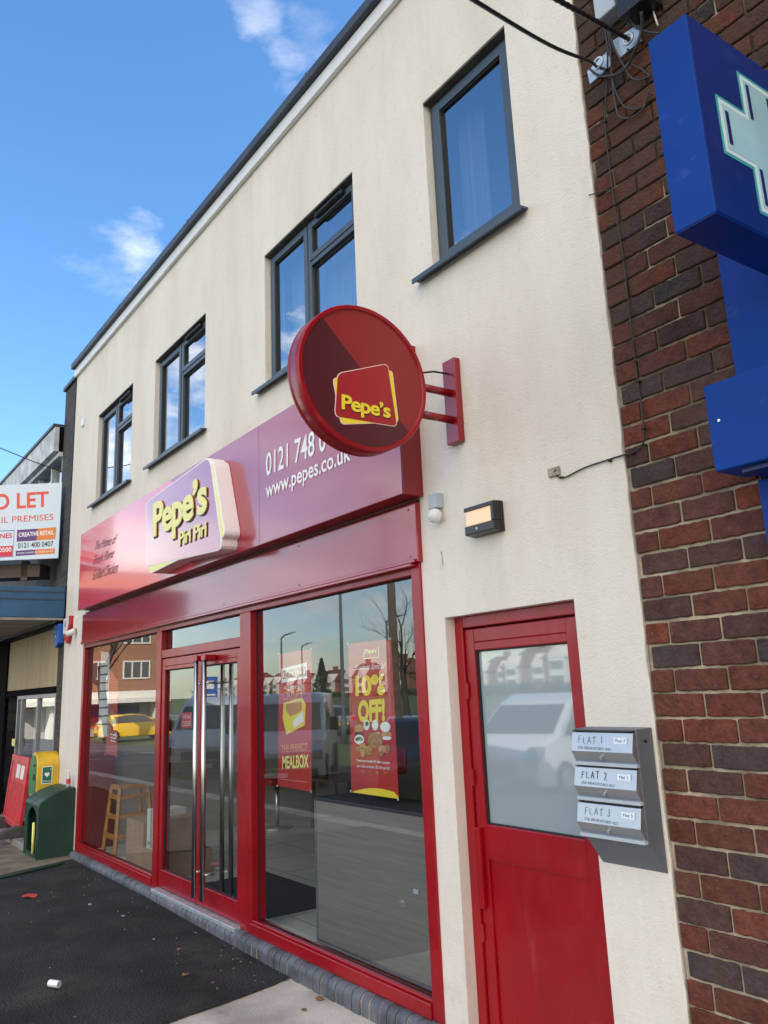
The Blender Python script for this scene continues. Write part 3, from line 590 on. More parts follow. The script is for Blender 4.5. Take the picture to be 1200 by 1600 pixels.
# ---- shopfront: frame, panes, door leaves
Y0 = 0.0
fr = MB()
X = dict(L=-9.13, R=-3.215)
fr.box(X['L'], X['L']+0.065, -0.012, 0.07, 0.10, 2.15); fr.box(X['R']-0.075, X['R'], -0.012, 0.07, 0.10, 2.15)     # jambs
fr.box(X['L']+.065, X['R']-.075, -0.008, 0.07, 2.095, 2.148)                                                  # head
fr.box(X['L']+.065, -6.90, -0.022, 0.07, 0.10, 0.165); fr.box(-5.11, X['R']-.075, -0.022, 0.07, 0.10, 0.165)          # bottom rails
fr.box(X['L']+.065, -6.90, -0.010, 0.015, 0.165, 0.180); fr.box(-5.11, X['R']-.075, -0.010, 0.015, 0.165, 0.180)
fr.box(-6.90, -6.79, -0.014, 0.09, 0.10, 2.095); fr.box(-5.275, -5.11, -0.014, 0.09, 0.10, 2.095)             # mullions
fr.box(-6.79, -5.275, -0.010, 0.07, 1.868, 1.935)                                                             # transom
so = fr.build('shop_frame', M['red'], bld, bevel=0.004)
gl = MB(); YG = 0.035
for (a, b, c, d) in ((-9.07, -6.90, 0.165, 2.10), (-5.11, -3.285, 0.165, 2.10), (-6.79, -5.275, 1.93, 2.10)):
    gl.quad((a, YG, c), (b, YG, c), (b, YG, d), (a, YG, d))
gl.build('pane', M['glass'], so)
ks = MB()
for (a, b, c, d) in ((-9.065, -6.90, 0.165, 2.095), (-5.11, -3.29, 0.165, 2.095), (-6.79, -5.275, 1.935, 2.095)): ks.frame(a, b, YG-0.004, YG+0.004, c, d, 0.007)
ks.build('gasket', M['dark'], so)
th = MB(); th.box(-6.79, -5.275, -0.06, 0.10, 0.085, 0.112); th.build('threshold', M['galv'], so, bevel=0.004)
for (a, b, hx) in ((-6.785, -6.035, -5.995-0.08+0.17-0.05), (-6.030, -5.28, -5.725)):
    d = MB(); d.frame(a, b, -0.004, 0.046, 0.118, 1.862, 0.062, 0.13); d.box(a+.062, b-.062, -0.0035, 0.045, 1.77, 1.80)
    do = d.build('shop_door', M['red'], bld, bevel=0.004)
    g = MB(); g.quad((a+.06, 0.02, 0.24), (b-.06, 0.02, 0.24), (b-.06, 0.02, 1.79), (a+.06, 0.02, 1.79)); g.build('pane', M['glass'], do)
    k = MB(); k.frame(a+.062, b-.062, 0.014, 0.026, 0.248, 1.77, 0.008); k.build('gasket', M['dark'], do)
for hx in (-5.866, -5.715):
    h = MB(); h.tube([(hx, -0.085, 0.20), (hx, -0.085, 1.80)], 0.0165, 14)
    for z in (0.36, 1.64): h.tube([(hx, -0.085, z), (hx, -0.0045, z)], 0.008, 8)
    h.tube([(hx, 0.125, 0.20), (hx, 0.125, 1.80)], 0.0165, 14)
    h.build('door_handle', M['steel'], bld, smooth=True)
    c = MB(); c.box(hx-0.03, hx+0.045, -0.10, -0.014, 1.80, 1.838); c.build('handle_guard', M['red'], bld, bevel=0.004)
# roller shutter housing and guides
sh = MB(); sh.box(-9.14, -3.20, -0.030, 0.16, 2.15, 2.452)
sho = sh.build('shutter_box', M['shutter'], bld, bevel=0.006)
sl = MB(); sl.box(-9.12, -3.22, -0.042, -0.031, 2.150, 2.168); sl.box(-9.09, -3.24, -0.050, -0.010, 2.132, 2.1485); sl.build('shutter_lath', M['shutter'], sho, bevel=0.003)
sv = MB()
for x in (-9.08, -8.2, -7.3, -6.4, -5.5, -4.4, -3.26):
    for z in (2.185, 2.425): sv = MB(); sv.ball((x, -0.0305, z), 0.006, 8, sy=0.5); sv.build('rivet', M['reddark'], sho)
tp = MB(); tp.box(-9.14, -3.20, 0.0, 0.16, 2.452, 2.475); tp.build('flashing', M['reddark'], sho)
rg = MB(); rg.box(-9.062, -9.03, 0.075, 0.30, 0.10, 2.12); rg.box(-9.03, -9.00, 0.10, 0.33, 0.10, 2.12); rg.box(-3.285, -3.25, 0.075, 0.2, .1, 2.12)
rg.build('shutter_guide', M['rail'], bld)
# ---- shop interior
it = MB()
it.quad((-9.09, 0.08, 2.14), (-3.25, 0.08, 2.14), (-3.25, 6.5, 2.14), (-9.09, 6.5, 2.14), 1)
it.quad((-9.09, 6.5, 0.08), (-3.25, 6.5, 0.08), (-3.25, 6.5, 2.14), (-9.09, 6.5, 2.14))
it.quad((-9.09, 0.34, 0.08), (-9.09, 6.5, 0.08), (-9.09, 6.5, 2.14), (-9.09, 0.34, 2.14)); it.quad((-3.25, 0.08, 0.08), (-3.25, 6.5, 0.08), (-3.25, 6.5, 2.14), (-3.25, 0.08, 2.14))
it.build('interior_wall', [M['inwall'], M['ceil']], bld)
fl = MB(); fl.quad((-9.09, 0.07, 0.105), (-3.25, 0.07, 0.105), (-3.25, 6.5, 0.105), (-9.09, 6.5, 0.105)); fo = fl.build('interior_floor', M['tile'], bld)
gr = MB()
for i in range(9): gr.box(-9.0+i*0.62, -8.995+i*0.62, 0.08, 6.4, 0.1052, 0.1062)
for i in range(10): gr.box(-9.0, -3.3, 0.35+i*0.62, 0.355+i*0.62, 0.1063, 0.1069)
gr.build('grout_line', mat('grout', (0.16, 0.165, 0.16), 0.9), fo)

# ---- red flat door
fd = MB(); YD = 0.055
fd.frame(DOOR[0], DOOR[1], YD, YD+0.09, 0.02, DOOR[3], 0.055)
do = fd.build('flat_door', M['red'], bld, bevel=0.004)
le = MB(); a, b = DOOR[0]+0.058, DOOR[1]-0.058
le.frame(a, b, YD+0.012, YD+0.05, 0.05, 1.80, 0.062, 0.10); le.box(a+.062, b-.062, YD+.013, YD+.05, 0.80, 0.945); le.box(a+.062, b-.062, YD+.013, YD+.05, 1.700, 1.738)
le.box(a+.062, b-.062, YD+.024, YD+.048, 0.15, 0.80); le.box(a-0.002, a+0.040, YD-0.012, YD+0.011, 0.60, 0.93)
le.build('door_leaf', M['red'], do, bevel=0.004)
g = MB(); g.quad((a+.055, YD+0.034, 0.94), (b-.055, YD+0.034, 0.94), (b-.055, YD+0.034, 1.705), (a+.055, YD+0.034, 1.705)); g.build('frosted_pane', M['frost'], do)
k = MB(); k.frame(a+.0615, b-.0615, YD+0.022, YD+0.036, 0.9445, 1.7005, 0.007); k.build('gasket', M['dark'], do)
for z in (1.52, 1.14, 0.5):
    hg = MB(); hg.tube([(a+0.004, YD+0.004, z-0.035), (a+0.004, YD+0.004, z+0.035)], 0.008, 8); hg.build('hinge', M['red'], do)
bk = MB(); bk.box(DOOR[0]+.01, DOOR[1]-.01, 0.17, 0.2, 0, 1.87); bk.build('door_lining', M['inwall'], do)
# stain below the motion sensor
p = at(690, 876, Y=0); s_ = MB()
for (px0, px1, py0, py1) in ((688.5, 691.5, 862, 880), (690, 693, 874, 888), (687.5, 689, 880, 897)):
    q0, q1 = at(px0, py0, Y=-0.0025), at(px1, py1, Y=-0.0025); s_.add([(q0.x, -.0025, q0.z), (q1.x, -.0025, q0.z-.006), ((q0.x+q1.x)/2+.004, -.0025, q1.z)], [(0, 1, 2)])
s_.build('rust_streak', M['rust'], bld)

# ================================================================== BRICK BUILDING (right)
bb = thing('brick_building', 'brown red brick building carrying the blue box sign and blue shop panels', 'building', (0, 0, 0))
mo = MB(); mo.box(BX1+0.012, 9, 0.0135, 8, -0.02, 6.2); mo.build('mortar_wall', M['mortar'], bb)
br = MB(); tints = []
L, CH = 0.208, 0.0827
reds = [(0.185, 0.052, 0.034), (0.165, 0.046, 0.032), (0.205, 0.056, 0.034), (0.140, 0.046, 0.035), (0.150, 0.042, 0.030), (0.125, 0.050, 0.040)]
darks = [(0.085, 0.047, 0.044), (0.056, 0.050, 0.054), (0.078, 0.046, 0.048), (0.100, 0.050, 0.042), (0.050, 0.048, 0.052)]
row0 = 1.242 - 15*CH
for r in range(-1, 60):
    z = row0 + r*CH; dk = (r % 4 == 3)
    ph = {3: 0.225, 2: 0.115, 1: 0.220, 0: 0.118}[r % 4]
    xj = BX1 + 0.014 + (0.014 if dk else 0.0)
    xe = BX1 + ph + rnd.uniform(-.006, .006)
    first = True
    while xj < 1.2:
        w = xe - xj - 0.0095
        zz0, zz1 = z+0.0056+rnd.uniform(-.0018, .0018), z+CH-0.0056+rnd.uniform(-.0018, .0018)
        yf = 0.004 + rnd.uniform(-.0022, .0022); c = 0.004
        nx = 11; o = len(br.v); top = []; bot = []
        for i in range(nx+1):
            t = i/nx; e = 0.002 if 0 < i < nx else -0.002
            xq = xj + w*t
            top.append((xq, zz1 + e*0.5 + 0.0036*noise.noise(Vector((xq*70, r*3.1, 0)))))
            bot.append((xq, zz0 - e*0.5 + 0.0036*noise.noise(Vector((xq*70, r*3.1, 5)))))
        ring = bot + top[::-1]; cxm, czm = xj+w/2, (zz0+zz1)/2
        inner = [(q[0] + (c if q[0] < cxm else -c)*(1 if abs(q[0]-cxm) > w/2-0.006 else 0), q[1] + (c if q[1] < czm else -c)) for q in ring]
        nn = len(ring); br.v += [(q[0], yf+0.020, q[1]) for q in ring] + [(q[0], yf+0.0035, q[1]) for q in ring] + [(q[0], yf, q[1]) for q in inner]
        before = len(br.f)
        for (oa, ob) in ((0, nn), (nn, 2*nn)):
            for i in range(nn): br.f.append([o+oa+i, o+oa+(i+1) % nn, o+ob+(i+1) % nn, o+ob+i]); br.m.append(0)
        br.f.append([o+2*nn+i for i in range(nn)]); br.m.append(0)
        if dk: col = rnd.choice(darks) if rnd.random() < .9 else rnd.choice(reds)
        else: col = rnd.choice(reds) if rnd.random() < (.93 if z < 2.2 else .8) else darks[0]
        if z > 2.6: col = tuple(q*0.72 for q in col)
        kx = rnd.uniform(.88, 1.12); tints += [tuple(q*kx for q in col)]*(len(br.f)-before)
        xj = xe; xe = xe + L + rnd.uniform(-.005, .005)
bo = br.build('brickwork', M['brick'], bb)
ca = bo.data.color_attributes.new('tint', 'FLOAT_COLOR', 'CORNER'); li = 0
for pl, c in zip(bo.data.polygons, tints):
    for q in pl.loop_indices: ca.data[q].color = (*c, 1)
rt = MB(); rt.box(BX1+0.03, 9, -0.05, 8, 6.2, 6.3); rt.build('roof', M['lead'], bb)
# blue pharmacy fascia: flat panel, shutter housing, frame post
fp = MB(); fp.box(-1.415, 3.5, -0.030, 0.0, 2.49, 3.22); fp.build('fascia_panel', M['blue'], bb, bevel=0.004)
hb = MB(); hb.box(-1.432, 3.5, -0.20, -0.032, 2.163, 2.449); ho = hb.build('shutter_box', M['blue'], bb, bevel=0.005)
p = at(1123, 657, Y=-.203); q = MB(); q.ball(p, 0.0055, 8, sy=.5); q.build('screw_head', M['whitev'], ho)
q = MB(); q.box(-1.36, 3.4, -0.17, -0.04, 2.148, 2.1625); q.build('shutter_slot', M['navy'], ho)
fp = MB(); fp.box(-1.392, -1.30, -0.035, 0.0, 0.0, 2.147); fp.build('shopfront_post', M['blue'], bb, bevel=0.004)

# ================================================================== SIGNS AND FITTINGS ON THE FRONT
# ---- long fascia sign
fs = thing('fascia_sign', 'long red and maroon shop sign box with a raised yellow lettered badge above the shopfront', 'sign', (-6, -0.07, 2.9))
SX0, SX1, SZ0, SZ1, SY = -8.965, -3.165, 2.478, 3.292, -0.13
b = MB(); b.box(SX0, SX1, SY+0.004, 0.0, SZ0, SZ1); b.build('sign_case', M['reddark'], fs, bevel=0.004)
dg0, dg1 = at(267, 750, Y=SY), at(304, 887, Y=SY)
xa = dg0.x; xb = dg1.x; seam = -4.735
b = MB(); b.add([(SX0+.004, SY, SZ0+.004), (xb, SY, SZ0+.004), (xa, SY, SZ1-.004), (SX0+.004, SY, SZ1-.004)], [(0, 1, 2, 3)]); b.build('red_face_panel', M['signred'], fs)
b = MB(); b.add([(xb, SY, SZ0+.004), (seam-.002, SY, SZ0+.004), (seam-.002, SY, SZ1-.004), (xa, SY, SZ1-.004)], [(0, 1, 2, 3)])
b.add([(seam+.002, SY, SZ0+.004), (SX1-.004, SY, SZ0+.004), (SX1-.004, SY, SZ1-.004), (seam+.002, SY, SZ1-.004)], [(0, 1, 2, 3)]); b.build('maroon_face_panel', M['signmar'], fs)
z4 = lambda x, y: (380+x/3.75, 620+y/3.75)
S = lambda p, Y=SY: at(*p, Y=Y)
def par(BL, BR, TL, **k): return dict(BL=at(*BL, **k), BR=at(*BR, **k), TL=at(*TL, **k))
text('0121 748 0', **par(z4(135, 467), z4(487, 314), z4(137, 332), Y=SY), m=M['whitev'], parent=fs, offset=0.012, lift=0.003)
text('www.pepes.co.uk', **par(z4(135, 622), z4(634, 404), z4(135, 505), Y=SY), m=M['whitev'], parent=fs, offset=0.014, lift=0.003)
z6 = lambda x, y: (130+x/10.9, 790+y/10.9)
for s_, BL, BR, TL in (('The Home of', (200, 760), (560, 640), (222, 610)), ('Fresh Flame', (172, 1010), (515, 880), (195, 862)), ('Grilled Chicken', (160, 1275), (585, 1130), (178, 1105))):
    text(s_, **par(z6(*BL), z6(*BR), z6(*TL), Y=SY), m=M['script'], parent=fs, offset=-0.002, shear=0.5, lift=0.003)
# raised badge
BY = -0.25
z8 = lambda x, y: (120+x/4.286, 700+y/4.286)
def XZpoly(pts, fz, Y):
    return [(at(*fz(*p), Y=Y).x, at(*fz(*p), Y=Y).z) for p in pts]
card = XZpoly([(468, 365), (885, 62), (968, 676), (462, 792)], z8, BY)
yel = XZpoly([(470, 440), (905, 82), (985, 592), (488, 838)], z8, BY)
b = MB(); b.prism(rounded(grow(card, 0.022), 0.09), XZ(0), 0.13, 0.249); b.build('badge_case', M['whitev'], fs, bevel=0.003)
b = MB(); b.prism(rounded(grow(yel, 0.020), 0.07), XZ(0), 0.131, 0.2475); b.build('badge_case', M['whitev'], fs, bevel=0.003)
b = MB(); b.prism(rounded(yel, 0.06), XZ(0), 0.2476, 0.2486); b.build('badge_back_card', M['paleyel'], fs)
b = MB(); b.prism(rounded(card, 0.08), XZ(0), 0.2491, 0.2505); b.build('badge_card', M['cardmar'], fs)
wv = lambda a: 0.0
pz = par(z8(517, 672), z8(880, 508), z8(520, 372), Y=-0.2505)
text('Pepe\u2019s', **pz, m=M['shadowv'], parent=fs, offset=0.032, space=0.93, lift=0.001, depth=0.004, dz=(0.011, 0, -0.012))
text('Pepe\u2019s', **pz, m=M['paleyel'], parent=fs, offset=0.032, space=0.93, lift=0.006, depth=0.006)
pz = par(z8(690, 655), z8(874, 585), z8(692, 562), Y=-0.2505)
text('Piri Piri', **pz, m=M['shadowv'], parent=fs, offset=0.02, space=0.93, lift=0.001, depth=0.003, dz=(0.010, 0, -0.010))
text('Piri Piri', **pz, m=M['paleyel'], parent=fs, offset=0.02, space=0.93, lift=0.005, depth=0.004)

# ---- round projecting sign
rs = thing('round_sign', 'round red projecting sign on two arms hanging beside the upstairs windows', 'hanging sign', (-2.86, -0.3, 2.888))
RX, RY, RZ, RR = -2.812, -0.568, 2.888, 0.340
N = 96
def ringpts(r, x): return [(x, RY+r*math.cos(2*math.pi*k/N), RZ+r*math.sin(2*math.pi*k/N)) for k in range(N)]
def lathe(mb, prof):
    o = len(mb.v)
    for (r, x) in prof: mb.v += ringpts(r, x)
    for i in range(len(prof)-1):
        for k in range(N): mb.f.append([o+i*N+k, o+i*N+(k+1) % N, o+(i+1)*N+(k+1) % N, o+(i+1)*N+k]); mb.m.append(0)
    mb.f.append([o+k for k in range(N)]); mb.m.append(0); mb.f.append([o+(len(prof)-1)*N+k for k in range(N)]); mb.m.append(0)
b = MB(); lathe(b, [(0.332, RX-0.098), (0.337, RX-0.098), (0.340, RX-0.095), (0.340, RX-0.078), (0.3375, RX-0.077), (0.3375, RX-0.073), (0.340, RX-0.072), (0.340, RX-0.004), (0.337, RX), (0.321, RX), (0.319, RX-0.003), (0.318, RX-0.010)])
b.build('drum', M['red'], rs, smooth=False)
for p_ in bpy.data.objects['drum'].data.polygons: p_.use_smooth = len(p_.vertices) == 4 and abs(p_.normal.x) < 0.5
FX = RX-0.009
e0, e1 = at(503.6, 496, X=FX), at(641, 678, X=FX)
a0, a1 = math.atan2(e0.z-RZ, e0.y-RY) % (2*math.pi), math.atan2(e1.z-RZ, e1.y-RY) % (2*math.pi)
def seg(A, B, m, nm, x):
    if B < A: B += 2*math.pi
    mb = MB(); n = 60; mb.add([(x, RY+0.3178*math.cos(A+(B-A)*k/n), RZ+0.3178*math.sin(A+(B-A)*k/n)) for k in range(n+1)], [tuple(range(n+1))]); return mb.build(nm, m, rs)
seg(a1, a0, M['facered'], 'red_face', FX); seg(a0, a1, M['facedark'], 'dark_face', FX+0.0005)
zc = lambda x, y: (400+x/3.75, 450+y/3.75)
def YZpoly(pts, fz, Xp): return [(at(*fz(*p), X=Xp).y, at(*fz(*p), X=Xp).z) for p in pts]
card = YZpoly([(478, 503), (768, 446), (824, 812), (462, 752)], zc, FX); yel = YZpoly([(452, 532), (795, 486), (830, 785), (500, 797)], zc, FX)
b = MB(); b.prism(rounded(grow(card, 0.0055), 0.03), YZ(FX), 0.0008, 0.0018); b.prism(rounded(grow(yel, 0.0055), 0.022), YZ(FX), 0.0009, 0.0016); b.build('logo_outline', M['pinkv'], rs)
b = MB(); b.prism(rounded(yel, 0.02), YZ(FX), 0.0019, 0.0023); b.build('logo_back_card', M['yellow'], rs)
b = MB(); b.prism(rounded(card, 0.028), YZ(FX), 0.0024, 0.0030); b.build('logo_card', M['cardred'], rs)
pz = par(zc(497, 738), zc(785, 792), zc(497, 622), X=FX)
text('Pepe\u2019s', **pz, m=M['shadowv'], parent=rs, offset=0.030, space=0.93, lift=0.004, dz=(0, 0.003, -0.005))
text('Pepe\u2019s', **pz, m=M['yellow'], parent=rs, offset=0.030, space=0.93, lift=0.006)
b = MB(); b.box(-2.915, -2.822, -0.038, -0.001, 2.672, 3.098); b.build('wall_plate', M['reddark'], rs, bevel=0.004)
for z in (2.925, 2.788):
    b = MB(); b.tube([(-2.868, -0.235, z), (-2.868, -0.036, z)], 0.019, 16); b.build('arm', M['reddark'], rs, smooth=True)
b = MB(); b.box(-2.895, -2.835, -0.36, -0.335, 3.125, 3.155); b.box(-2.90, -2.825, -0.335, -0.315, 3.07, 3.12); b.build('bracket', M['reddark'], rs, bevel=0.003)
b = MB(); b.tube([(-2.87, -0.25, 2.965), (-2.87, -0.20, 3.00), (-2.87, -0.13, 3.02), (-2.87, -0.04, 3.025)], 0.005, 8); b.build('power_lead', M['cable'], rs, smooth=True)

# ---- pharmacy projecting sign
ps = thing('pharmacy_sign', 'blue projecting box sign with a pale teal cross on the brick wall', 'hanging sign', (-1.14, -0.3, 3.07))
PX0, PX1, PY0, PY1, PZ0, PZ1 = -1.203, -1.073, -0.600, -0.06, 2.757, 3.396
b = MB(); b.box(PX0, PX1, PY0, PY1, PZ0, PZ1); b.build('sign_box', M['blue'], ps, bevel=0.002)
b = MB(); b.box(PX1-0.0005, PX1+0.002, PY0+0.004, PY1-0.004, PZ0+0.004, PZ1-0.004); b.build('sign_face', M['blueface'], ps)
b = MB(); b.box(PX0+0.002, PX1-0.002, PY0+0.003, PY1-0.003, PZ0-0.003, PZ0-0.0005); b.build('underside_panel', M['blueface'], ps)
for z in (2.9, 3.25):
    b = MB(); b.box(-1.16, -1.11, PY1, 0.004, z-0.02, z+0.02); b.build('arm', M['lead'], ps)
CY, CZ = -0.275, 3.065
def cross(a, l): return [(CY+p[0], CZ+p[1]) for p in ((-a, -l), (a, -l), (a, -a), (l, -a), (l, a), (a, a), (a, l), (-a, l), (-a, a), (-l, a), (-l, -a), (-a, -a))]
def cyz(a, l, m, nm, h): b = MB(); b.prism(cross(a, l), YZ(PX1), h, h+0.0006); return b.build(nm, m, ps)
cyz(0.098, 0.240, M['teal'], 'cross_border', 0.0025); cyz(0.088, 0.230, M['whitecross'], 'cross_edge', 0.0034); cyz(0.074, 0.216, M['paleteal'], 'cross', 0.0043)  # teal border, pale edge and cross, layered outwards
b = MB()
for (y0, y1, z0, z1) in ((-0.205, -0.188, -0.055, 0.055), (-0.064, -0.048, 0.085, 0.205), (-0.064, -0.048, -0.205, -0.085), (0.048, 0.064, 0.085, 0.205), (0.188, 0.205, -0.055, 0.055)):
    b = MB(); b.box(PX1+0.0052, PX1+0.0058, CY+y0, CY+y1, CZ+z0, CZ+z1); b.build('cross_stripe', M['navy'], ps)

# ---- letterbox stack
lb = thing('letterbox_unit', 'dark grey wall unit of three silver letterboxes between the red door and the brick wall', 'letterboxes', (-2.08, 0, 0.9))
LX0, LX1 = -2.222, -1.938
b = MB(); b.prism([(0.0, 1.374), (-0.088, 1.372), (-0.088, 1.005), (-0.0, 0.893)], lambda u, v, d: (d, u, v), LX0, LX1)
b.build('cabinet', M['boxgrey'], lb, bevel=0.003)
b = MB(); b.tube([(LX1, -0.045, 1.33), (LX1+0.003, -0.045, 1.33)], 0.006, 10); b.build('side_screw', M['black'], lb)
for i, (zt, wtxt) in enumerate(((1.362, 'FLAT 1'), (1.240, 'FLAT 2'), (1.116, 'FLAT 3'))):
    b = MB(); prof = [(-0.0885, zt), (-0.104, zt-0.002), (-0.118, zt-0.068), (-0.096, zt-0.104), (-0.104, zt-0.108), (-0.104, zt-0.114), (-0.0885, zt-0.114)]
    b.prism(prof, lambda u, v, d: (d, u, v), LX0+0.003-0.002*i, LX1-0.002+0.0*i)
    box = b.build('letterbox', M['alu'], lb, bevel=0.0012)
    g = MB(); g.box(LX0+0.004, LX1-0.004, -0.103, -0.0886, zt+0.001, zt+0.006); g.build('slot', M['black'], box)
    n0 = Vector((0, -0.104, zt-0.002)); n1 = Vector((0, -0.118, zt-0.068)); dv = (n0-n1)
    fp_ = lambda u, v, h=0.0: Vector((LX0+u*(LX1-LX0), n1.y+dv.y*v-h, n1.z+dv.z*v))
    g = MB(); g.quad(fp_(.70, .42, .0012), fp_(.92, .42, .0012), fp_(.92, .80, .0012), fp_(.70, .80, .0012)); g.build('name_window', M['galv'], box)
    g = MB(); g.quad(fp_(.715, .47, .002), fp_(.905, .47, .002), fp_(.905, .75, .002), fp_(.715, .75, .002)); g.build('name_label', M['label'], box)
    text('Flat %d' % (i+1), fp_(.74, .53), fp_(.88, .53), fp_(.74, .68), M['ink'], box, 'label_writing', lift=0.003)
    G = {'F': [[(0, 0), (.05, 1), (.7, .95)], [(.02, .55), (.5, .5)]], 'L': [[(0, .95), (.04, .05), (.65, 0)]], 'A': [[(0, 0), (.35, .95), (.75, 0)], [(.15, .35), (.6, .38)]], 'T': [[(0, .95), (.8, 1)], [(.4, .97), (.38, 0)]],
         '1': [[(.3, 1), (.3, 0)]], '2': [[(.1, .8), (.3, 1), (.6, .85), (.5, .5), (.1, .05), (.8, 0)]], '3': [[(.1, .95), (.6, .9), (.25, .55), (.6, .35), (.4, .02), (.05, .1)]]}
    hs_ = random.Random(i+2); g = MB(); cu_ = .13
    for ch in wtxt:
        if ch != ' ':
            jy = hs_.uniform(-.03, .03)
            for st_ in G[ch]: g.tube([fp_(cu_+p[0]*.062+hs_.uniform(-.002, .002), .44+jy+p[1]*.36+hs_.uniform(-.02, .02), .0012) for p in st_], 0.00075 if i != 1 else 0.0011, 4)
        cu_ += .078 if ch != ' ' else .05
    g.build('handwriting', M['ink'], box)
    text('256 BRADFORD RD', fp_(.12, .14), fp_(.66, .08), fp_(.12, .28), M['ink'], box, 'handwriting', offset=-0.012, shear=.15, lift=0.0008)
    k0 = Vector((LX0+0.48*(LX1-LX0), -0.109, zt-0.086)); g = MB(); g.tube([k0+Vector((0, .006, .002)), k0+Vector((0, -.006, -.004))], 0.0068, 14); g.tube([k0+Vector((0, -.0055, -.0035)), k0+Vector((0, -.0075, -.0045))], 0.003, 8); g.build('lock', M['steel'], box)
    g = MB(); g.box(LX0-0.001, LX1+0.001, -0.1065, -0.089, zt-0.1175, zt-0.1055); g.build('lip', M['plastgrey'], box, bevel=0.001)

# ---- wall light, motion sensor, cable plate, small items
wl = thing('wall_light', 'black rectangular wall lamp with a glowing cream diffuser above the red door', 'wall lamp', (-2.7, 0, 2.27))
b = MB(); b.box(-2.795, -2.598, -0.018, 0.0, 2.200, 2.338); b.prism([(-0.018, 2.322), (-0.064, 2.314), (-0.064, 2.334), (-0.018, 2.339)], lambda u, v, d: (d, u, v), -2.797, -2.599)
b.prism([(-0.018, 2.200), (-0.064, 2.206), (-0.064, 2.247), (-0.018, 2.247)], lambda u, v, d: (d, u, v), -2.797, -2.599); b.box(-2.620, -2.600, -0.063, -0.018, 2.247, 2.322)
b.build('housing', M['black'], wl, bevel=0.004)
b = MB(); b.box(-2.792, -2.6205, -0.057, -0.0185, 2.2475, 2.318); b.build('diffuser', M['lens'], wl, bevel=0.003)
b = MB(); b.ball((-2.715, -0.063, 2.227), 0.008, 10, sy=.6); b.build('sensor_lens', M['plastgrey'], wl, smooth=True)
ms = thing('motion_sensor', 'small white motion sensor ball under a grey box beside the shop sign', 'motion sensor', (-3.04, 0, 2.4))
b = MB(); b.box(-3.078, -3.012, -0.045, 0.0, 2.388, 2.462); b.build('back_box', M['plastgrey'], ms, bevel=0.003)
b = MB(); b.ball((-3.035, -0.040, 2.350), 0.036, 20); b.build('sensor_head', M['plastwhite'], ms, smooth=True)
b = MB(); b.box(-3.045, -3.025, -0.07, -0.03, 2.318, 2.33); b.build('lens_strip', M['plastgrey'], ms, bevel=0.002)
wsn = MB(); p = at(131, 660, Y=0); wsn.box(p.x-.045, p.x+.04, -0.022, 0, p.z-0.05, p.z+.045); tag(wsn.build('vent_cover', M['plastwhite'], bevel=0.006), 'tiny white plastic cover on the render left of the furthest upstairs window', 'wall vent')
p = at(867, 738, Y=0); b = MB(); b.box(p.x-.031, p.x+.033, -0.012, 0, p.z-.018, p.z+.02)
tag(b.build('cable_plate', M['plaque'], bevel=0.004), 'tan plastic plate on the render where the thin black cable ends', 'cable plate')
def wp(px, py, y=-0.008): q = at(px, py, Y=y); return (q.x, y, q.z)
def smoothpath(pts, n=5):
    P_ = [Vector(p) for p in pts]; out = []
    for i in range(len(P_)-1):
        p0, p1, p2, p3 = P_[max(i-1, 0)], P_[i], P_[i+1], P_[min(i+2, len(P_)-1)]
        for k in range(n):
            t = k/n; out.append(0.5*((2*p1)+(-p0+p2)*t+(2*p0-5*p1+4*p2-p3)*t*t+(-p0+3*p1-3*p2+p3)*t**3))
    return out + [P_[-1]]
b = MB(); path = smoothpath([wp(950, 60), wp(948, 130), wp(945, 190), wp(951, 250), wp(960, 320), wp(974, 405), wp(985, 500), wp(997, 596), wp(1003, 640), wp(1006, 676), wp(1004, 695), wp(988, 708), wp(974, 711), wp(945, 720), wp(913, 731), wp(885, 745), wp(874, 746), wp(866, 740), wp(868, 734, -.014)], 6)
b.tube(path, 0.0032, 8)
for (x_, y_) in ((945, 190), (960, 320), (974, 405), (997, 596), (1005, 670), (988, 708), (953, 720), (877, 746)):
    q = wp(x_, y_, -0.008); b.box(q[0]-.006, q[0]+.006, -.014, 0.0, q[2]-.004, q[2]+.004)
tag(b.build('thin_cable', M['cable'], smooth=True), 'thin black cable clipped down the brick wall and across to the tan plate', 'cable')
b = MB(); b.tube([wp(920, 305), wp(935, 301), wp(955, 296)], 0.003, 6); tag(b.build('cable_stub', M['cable'], smooth=True), 'short stub of black cable crossing the edge of the brick halfway up', 'cable')
# overhead drop wires and their anchors
def anchor(px, py, lab):
    t = thing('wire_anchor', lab, 'bracket', at(px, py, Y=0), group='wire anchors on the brick')
    P1 = [at(px+d[0], py+d[1], Y=-0.003) for d in ((-19, 12), (15, -22), (18, 3), (-4, 22), (-15, 32))] if px < 960 else [at(px+d[0], py+d[1], Y=-0.003) for d in ((-26, 2), (14, -24), (18, 2), (-5, 20), (-16, 30))]
    m_ = MB(); m_.prism([(q.x, q.z) for q in P1], lambda u, v, d: (u, 0.004-d, v), 0.0, 0.010); m_.build('plate', M['galv'], t, bevel=0.001)
    c_ = at(px, py, Y=-0.03); m_ = MB(); m_.tube([c_+Vector((0.022*math.cos(k*math.pi/7), -0.01, 0.022*math.sin(k*math.pi/7))) for k in range(15)], 0.006, 8, cap=False); m_.build('eye', M['galv'], t, smooth=True)
    m_ = MB()
    for i in (1, 3): q = P1[i]*0.75+c_*0.25; m_.ball((q.x, -0.008, q.z), 0.005, 8)
    m_.build('bolt', M['lead'], t)
    return c_
c1 = anchor(937, 100, 'lower left galvanised wire anchor near the edge of the render'); c2 = anchor(984, 62, 'upper right galvanised wire anchor under the black junction box')
